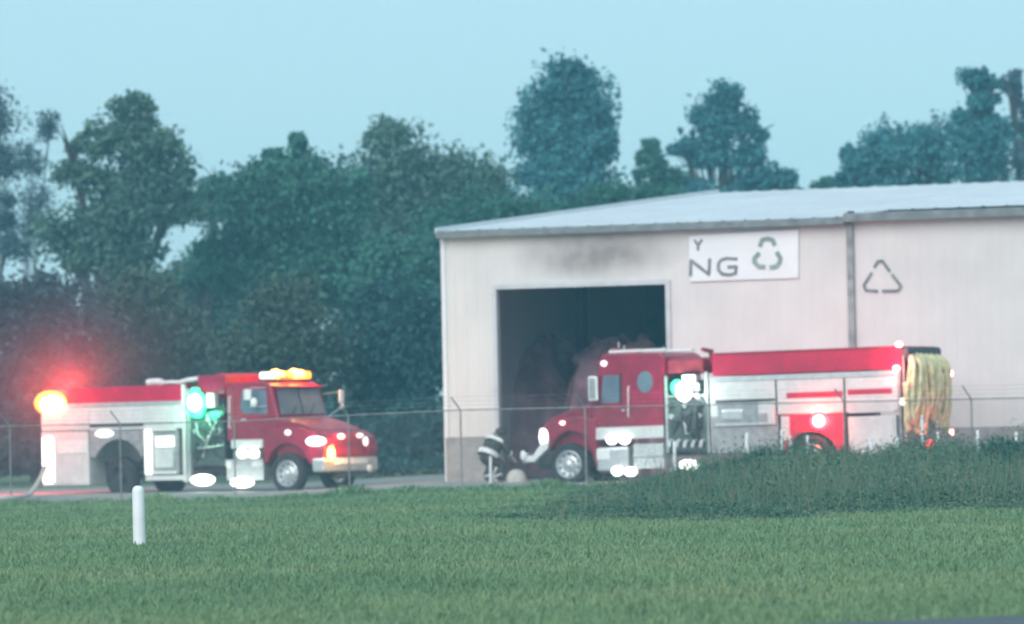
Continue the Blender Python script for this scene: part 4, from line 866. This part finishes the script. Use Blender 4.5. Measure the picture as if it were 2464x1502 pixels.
# light bar
lb0 = S(640, 914, .9); lx = lb0[0]; lz = S(600, 918, 1.0)[1]
b = MB(); b.box((lx - .22, -.95, lz), (lx + .12, .95, lz + .05)); lbar = b.build('light_bar', 'dark', cab, .02)
ys_l = [-.93, -.62, -.36, -.1, .16, .42, .68, .95]; ms = ['lwhite2', 'lamb', 'lamr', 'lamr', 'lamb', 'lamb', 'lamb']
for i in range(7):
    b = MB(); b.box((lx - .20, ys_l[i] + .01, lz + .051), (lx + .10, ys_l[i + 1] - .01, lz + .23)); b.build('lens', ms[i], lbar, .03)
for y_, r_ in ((-.52, .13), (-.30, .08), (.30, .14), (.55, .11)):
    b = MB(); b.ball((lx + .02, y_, lz + .17), .16, r_, r_); b.build('flash_bulb', 'lambh', lbar, smooth=True)
point('beacon_glow', lbar, (lx + .1, -.2, lz + .55), (1, .45, .08), 120, .2); point('beacon_glow', lbar, (lx + .5, .4, lz + .15), (1, .4, .08), 30, .1)
# below cab
t.sbox('cab_sill', (556, 1058, 632, 1079), 'white', 2.2, 0, w=1.12)
st = t.sbox('step', (545, 1108, 634, 1156), 'tread', .5, 0, w=1.14, bev=.02)
t.sbox('step_tread', (545, 1105, 634, 1110), 'silver', .1, .05, w=1.14, par=st)
t.sbox('air_tank', (560, 1084, 625, 1104), 'silver', .4, 0, w=1.1, bev=.05)
for px, py in ((583, 1090), (611, 1090)): t.oval('step_light', px, py, 13, 13, 'lwhite', .06, 1.14)
t.oval('gauge', 551, 1117, 8, 11, 'reflect', .01, 1.14, st); t.sbox('latch', (608, 1108, 632, 1122), 'reflect', .02, .02, w=1.14, par=st)
for px, py, rx, ry in ((488, 1155, 30, 14), (583, 1161, 29, 13)):
    t.oval('ground_light', px, py, rx, ry, 'lwhite', .03, 1.14); c = S(px, py + 10, 1.3); point('lamp_glow', t.root, (c[0], -1.35, c[1] - .1), (1, .98, .9), 16, .2)
# pump house
t.full('pump_house', (462, 960, 542, 1120), 'dark', w=.92)
pp = t.sbox('pump_panel', (460, 990, 540, 1120), 'pump', .05, 0, w=1.08, bev=.01)
rg = random.Random(5)
for i in range(9):
    px, py = 472 + (i % 3) * 26 + rg.uniform(-4, 4), 1008 + (i // 3) * 30 + rg.uniform(-4, 4)
    c = S(px, py, 1.12); b = MB(); b.lathe_y([(.001, -.05), (.06, -.05), (.07, -.03), (.07, 0)], (c[0], -1.08, c[1]), 14); b.build('gauge' if i % 2 else 'hose_outlet', 'silver' if i % 2 else 'dark', pp)
for i in range(14):
    a_ = S(rg.uniform(462, 538), rg.uniform(995, 1110), 1.16); c_ = S(rg.uniform(462, 538), rg.uniform(990, 1118), 1.16)
    b = MB(); b.tube([(a_[0], -1.09, a_[1]), ((a_[0] + c_[0]) / 2, -1.16 - rg.uniform(-.03, .06), (a_[1] + c_[1]) / 2 - rg.uniform(0, .2)), (c_[0], -1.09, c_[1])], rg.uniform(.012, .035), 6); b.build('pipe', rg.choice(['dark', 'tread', 'black', 'dark']), pp)
t.sbox('pump_post', (440, 925, 447, 1160), 'white', .06, 0.03, w=1.15); t.sbox('pump_post', (452, 935, 457, 1158), 'silver', .06, 0.03, w=1.15)
t.full('upper_box', (474, 903, 542, 948), 'red_shade', w=1.08, bev=.04)
c0 = S(524, 900, 1.0); c1 = S(592, 918, 1.0); b = MB(); b.prism([S(*p, 1.0) for p in [(474, 915), (520, 898), (540, 904), (540, 920), (474, 925)]], -.9, .9); b.build('hose_cover', 'dred', t.root, .04)
t.oval('green_halo', 470, 972, 28, 33, 'lgreen', .0, 1.15); fl = t.oval('flood_light', 468, 969, 17, 21, 'lwhite', .09, 1.15, None); c = S(469, 969, 1.4); point('lamp_glow', fl, (c[0], -1.62, c[1]), (.55, 1, .75), 26, .15)  # large green oval imitates the flood light's halo
t.sbox('lamp_housing', (497, 946, 515, 980), 'reflect', .2, 0, w=1.15)
t.oval('green_halo', 475, 997, 14, 9, 'lgreen', .03, 1.12); t.oval('green_halo', 470, 938, 12, 6, 'lgreen', .03, 1.12)  # smaller emissive spots of the same imitated green halo
c = S(480, 1000, 1.4); point('lamp_glow', t.root, (c[0], -1.45, c[1]), (.05, 1, .45), 22, .1)  # added green light to spread the halo's tint over the pump
# body
up = t.full('upper_body', (108, 931, 438, 970), 'red', w=1.12, bev=.02)
body = t.full('body', (99, 972, 438, 1035), 'white', w=1.15, bev=.015)
t.sbox('trim_rail', (165, 968, 438, 977), 'silver', .05, .03, w=1.15, par=body)
for a_, b_, c_, d_ in ((104, 984, 214, 1034), (220, 984, 341, 1019), (347, 984, 423, 1021)): t.sbox('locker_door', (a_, b_, c_, d_), 'white', .03, .014, w=1.15, par=body)
t.sbox('shelf_edge', (216, 1020, 345, 1027), 'dark', .05, .02, w=1.15, par=body)
lr = t.full('locker', (100, 1040, 214, 1169), 'white', w=1.14)
t.sbox('locker_door', (139, 1097, 200, 1164), 'white', .03, .014, w=1.14, par=lr); t.sbox('locker_door', (139, 1061, 211, 1092), 'reflect', .03, .018, w=1.14, par=lr)
t.sbox('lit_corner', (99, 1046, 134, 1168), 'lwhite', .22, .03, w=1.14, par=lr, bev=.12)  # bright lit compartment corner made as an emissive panel
fz = [(216, 1036), (345, 1036), (345, 1060)] + arc(285, 1135, 62, 78, 25, 155, 9) + [(216, 1100)]
t.poly('rear_fender', fz, 'grey', -.85, -1.14, w=1.14, bev=.01)
t.oval('step_light', 251, 1044, 23, 10, 'lwhite2', .03, 1.14)
lf = t.full('locker', (348, 1030, 430, 1142), 'grey', w=1.1)
t.sbox('open_door', (353, 1033, 366, 1143), 'lwhite2', .02, .10, w=1.14, par=lf); t.sbox('shelf_edge', (353, 1134, 424, 1141), 'reflect', .02, .05, w=1.14, par=lf); t.sbox('shelf_edge', (353, 1032, 424, 1037), 'reflect', .02, .05, w=1.14, par=lf)  # door edge is no lamp; its brightness is put in as emission
t.sbox('equipment_box', (375, 1050, 419, 1076), 'lwhite2', .02, .03, w=1.12, par=lf, bev=.02); t.sbox('equipment_box', (373, 1080, 416, 1126), 'white', .02, .01, w=1.12, par=lf, bev=.02)  # upper box given soft emission to look brightly lit
t.sbox('lower_rail', (350, 1144, 460, 1156), 'reflect', .1, .0, w=1.12)
b = MB(); c0 = S(320, 922, .8); 
for (a_, b_, r_) in (((355, 921), (390, 920), .09), ((385, 922), (438, 921), .05), ((430, 921), (480, 911), .06)):
    p_, q_ = S(*a_, .8), S(*b_, .8); bb = MB(); bb.tube([(p_[0], -.8, p_[1]), ((p_[0] + q_[0]) / 2, -.78, (p_[1] + q_[1]) / 2 + .02), (q_[0], -.8, q_[1])], r_, 8); bb.build('top_tube', 'reflect', t.root)
# rear warning light; the outer amber oval stands in for its glow's edge
t.oval('warning_light', 122, 970, 40, 30, 'lamb', .02, 1.12, None); wl = t.oval('warning_light', 126, 974, 31, 23, 'lredh', .08, 1.12, None)
c = S(120, 970, 1.3); point('beacon_glow', wl, (c[0] - .25, -1.7, c[1] + .25), (1, .10, .05), 130, .15)
point('beacon_glow', wl, (c[0] - .55, .2, c[1] + .35), (1, .06, .06), 1000, .25)  # strong hidden red light added to make the smoke halo
TA = t

# hose on the grass at the tail of the left truck
p0 = at(112, 1130, TA.M.translation.y + 4.2); 
yb = [(at(108, 1125, 141.5), .0), (at(98, 1150, 140.5), 0), (at(85, 1172, 138), 0), (at(72, 1195, 134), 0), (at(55, 1213, 130.5), 0), (at(35, 1221, 128.6), 0), (at(22, 1219, 128.4), 0), (at(-20, 1222, 128), 0)]
pts = []
for p_, _ in yb: pts.append(Vector((p_.x, p_.y, max(p_.z, float(gz(p_.x, p_.y)) + .14))))
b = MB(); b.tube(pts, .062, 10); o = b.build('fire_hose', 'hosew', smooth=True); tag(o, 'thick cream hose trailing from the left truck tail down onto the grass', 'fire hose')
# small things by the doorway
p = at(1243, 1158, 137.0)
b = MB(); b.lathe_y([(.26, 0), (.25, .10), (.22, .2), (.14, .29), (.05, .32), (.001, .325)], (0, 0, 0), 20)
b.v = [(x_, z_, y_) for (x_, y_, z_) in b.v]; o = b.build('sack', 'hosew', smooth=True); o.location = (p.x, p.y, 0.01); tag(o, 'small pale domed sack on the gravel by the bumper of the right truck', 'sack')

# ------------------------------------------------------------------ crouching firefighter
p = at(1183, 1165, 138.3); px_, py_ = p.x, p.y
per = empty('person', (px_, py_, float(gz(px_, py_)) + .012), R(38)); tag(per, 'person in dark turnout gear with pale reflective bands, bending forward at the doorway edge', 'person')
def skin(name, nodes, edges, m, par, sub=2):
    me = bpy.data.meshes.new(name); me.from_pydata([n_[0] for n_ in nodes], edges, []); me.update()
    o = bpy.data.objects.new(name, me); C.objects.link(o); o.parent = par; me.materials.append(M[m])
    sk_ = o.modifiers.new('skin', 'SKIN'); 
    for i, n_ in enumerate(nodes):
        v = me.skin_vertices[0].data[i]; v.radius = n_[1] if isinstance(n_[1], tuple) else (n_[1], n_[1]); v.use_root = (i == 0)
    sk_.use_smooth_shade = True
    s_ = o.modifiers.new('sub', 'SUBSURF'); s_.levels = sub; s_.render_levels = sub; return o
# x: the way he leans (to the right and away), z up
N = [((-.12, 0, .66), (.24, .22)), ((.0, 0, .82), (.25, .22)), ((.14, 0, .98), (.27, .21)), ((.24, 0, 1.08), (.18, .15)), ((.31, 0, 1.14), .08),
     ((-.10, .12, .60), .15), ((.16, .19, .42), .125), ((-.03, .20, .13), .10), ((.14, .20, .05), .065),
     ((-.10, -.12, .60), .15), ((.20, -.20, .41), .125), ((.02, -.21, .13), .10), ((.19, -.21, .05), .065),
     ((.20, .27, 1.01), .115), ((.26, .34, .78), .09), ((.44, .26, .64), .06),
     ((.20, -.27, 1.01), .115), ((.24, -.35, .77), .09), ((.42, -.26, .62), .06)]
E = [(0, 1), (1, 2), (2, 3), (3, 4), (0, 5), (5, 6), (6, 7), (7, 8), (0, 9), (9, 10), (10, 11), (11, 12), (2, 13), (13, 14), (14, 15), (2, 16), (16, 17), (17, 18)]
body_p = skin('body', N, E, 'coat', per)
hx, hz_ = .34, 1.17
b = MB(); b.ball((hx, 0, hz_), .095, .082, .12, 16, 12); b.ball((hx + .095, 0, hz_ - .02), .02, .016, .025, 8, 6); b.ball((hx, .083, hz_), .02, .012, .03, 8, 6); b.ball((hx, -.083, hz_), .02, .012, .03, 8, 6); b.build('head', 'skin', per, smooth=True)
b = MB(); V = []; k = 20
for r_, dz_, sx_ in ((.185, .03, 1.15), (.15, .05, 1.05), (.135, .11, 1.05), (.11, .16, 1.05), (.055, .19, 1.05), (.002, .20, 1)):
    for j in range(k):
        a = 2 * math.pi * j / k; ca = math.cos(a); V.append((hx - .01 + r_ * ca * sx_ - (.05 if r_ > .16 and ca < 0 else 0), r_ * math.sin(a), hz_ + dz_ - .12 * r_ * ca))
b.add(V, [(i * k + j, i * k + (j + 1) % k, (i + 1) * k + (j + 1) % k, (i + 1) * k + j) for i in range(5) for j in range(k)])
b.build('helmet', 'helmet', per, smooth=True)
def ring(name, c, rx, ry, h, tilt, m='reflect'):
    b = MB(); k = 24; V = []; fs = []
    for z_ in (-h / 2, h / 2):
        for j in range(k):
            a = 2 * math.pi * j / k; v = Vector((rx * math.cos(a), ry * math.sin(a), z_)); v.rotate(Matrix.Rotation(tilt, 3, 'Y')); V.append(Vector(c) + v)
    fs = [(j, (j + 1) % k, k + (j + 1) % k, k + j) for j in range(k)]; b.add(V, fs); return b.build(name, m, per)
ring('reflective_band', (.15, 0, .99), .255, .335, .09, R(38)); ring('reflective_band', (-.08, 0, .70), .275, .285, .13, R(30))
for s_ in (1, -1):
    ring('cuff_band', (.35, s_ * .30, .71), .09, .09, .05, R(120)); ring('ankle_band', (.03, s_ * .20, .20), .125, .125, .05, R(-25))
    hn = [((.44, s_ * .25, .63), .05), ((.51, s_ * .24, .585), .046)]; he = [(0, 1)]
    for q in range(4):
        a0 = len(hn); yy = s_ * (.235 + (.03 - .02 * q)); L_ = (.052, .06, .056, .045)[q]
        hn += [((.54, yy, .56), .012), ((.54 + L_ * .6, yy, .53), .011), ((.54 + L_ * .7, yy, .53 - L_ * .8), .009)]; he += [(1, a0), (a0, a0 + 1), (a0 + 1, a0 + 2)]
    a0 = len(hn); hn += [((.50, s_ * .19, .56), .012), ((.535, s_ * .175, .53), .010)]; he += [(1, a0), (a0, a0 + 1)]
    skin('glove', hn, he, 'hosew', per, 1)

# ------------------------------------------------------------------ haze
b = MB(); b.box((-430, -70, -1.5), (430, 470, 24)); hz = b.build('haze', 'trim'); hz.data.materials.clear()
hm = bpy.data.materials.new('haze_air'); hm.use_nodes = True; t_ = hm.node_tree; t_.nodes.clear()
pv = t_.nodes.new('ShaderNodeVolumePrincipled'); pv.inputs['Density'].default_value = 0.0010; pv.inputs['Color'].default_value = (0.32, 0.80, 1.0, 1); pv.inputs['Anisotropy'].default_value = 0.0
mo = t_.nodes.new('ShaderNodeOutputMaterial'); t_.links.new(pv.outputs[0], mo.inputs['Volume']); hz.data.materials.append(hm)
tag(hz, kind='stuff', label='thin bluish evening haze over the whole yard')

# smoke added behind the left truck's tail so its lamps form a red halo
c = TA.M @ Vector((S(120, 970, 1.2)[0] - .5, .3, 2.9))
b = MB(); b.ball((0, 0, 0), 6.0, 4.5, 4.2, 24, 14); sm_ = b.build('smoke', 'trim'); sm_.location = c; sm_.data.materials.clear()
m_s = bpy.data.materials.new('halo_smoke'); m_s.use_nodes = True; t_ = m_s.node_tree; t_.nodes.clear()
pv = t_.nodes.new('ShaderNodeVolumePrincipled'); pv.inputs['Color'].default_value = (0.6, 0.6, 0.6, 1)
tc = t_.nodes.new('ShaderNodeTexCoord'); mp = t_.nodes.new('ShaderNodeMapping'); mp.inputs['Scale'].default_value = (1 / 6.0, 1 / 4.5, 1 / 4.2)
gd = t_.nodes.new('ShaderNodeTexGradient'); gd.gradient_type = 'QUADRATIC_SPHERE'
mm = t_.nodes.new('ShaderNodeMath'); mm.operation = 'MULTIPLY'; mm.inputs[1].default_value = 0.05
t_.links.new(tc.outputs['Object'], mp.inputs[0]); t_.links.new(mp.outputs[0], gd.inputs[0]); t_.links.new(gd.outputs['Fac'], mm.inputs[0]); t_.links.new(mm.outputs[0], pv.inputs['Density'])
mo = t_.nodes.new('ShaderNodeOutputMaterial'); t_.links.new(pv.outputs[0], mo.inputs['Volume']); sm_.data.materials.append(m_s)
tag(sm_, 'thin smoke added for a red halo behind the tail of the left truck', 'smoke', kind='stuff')
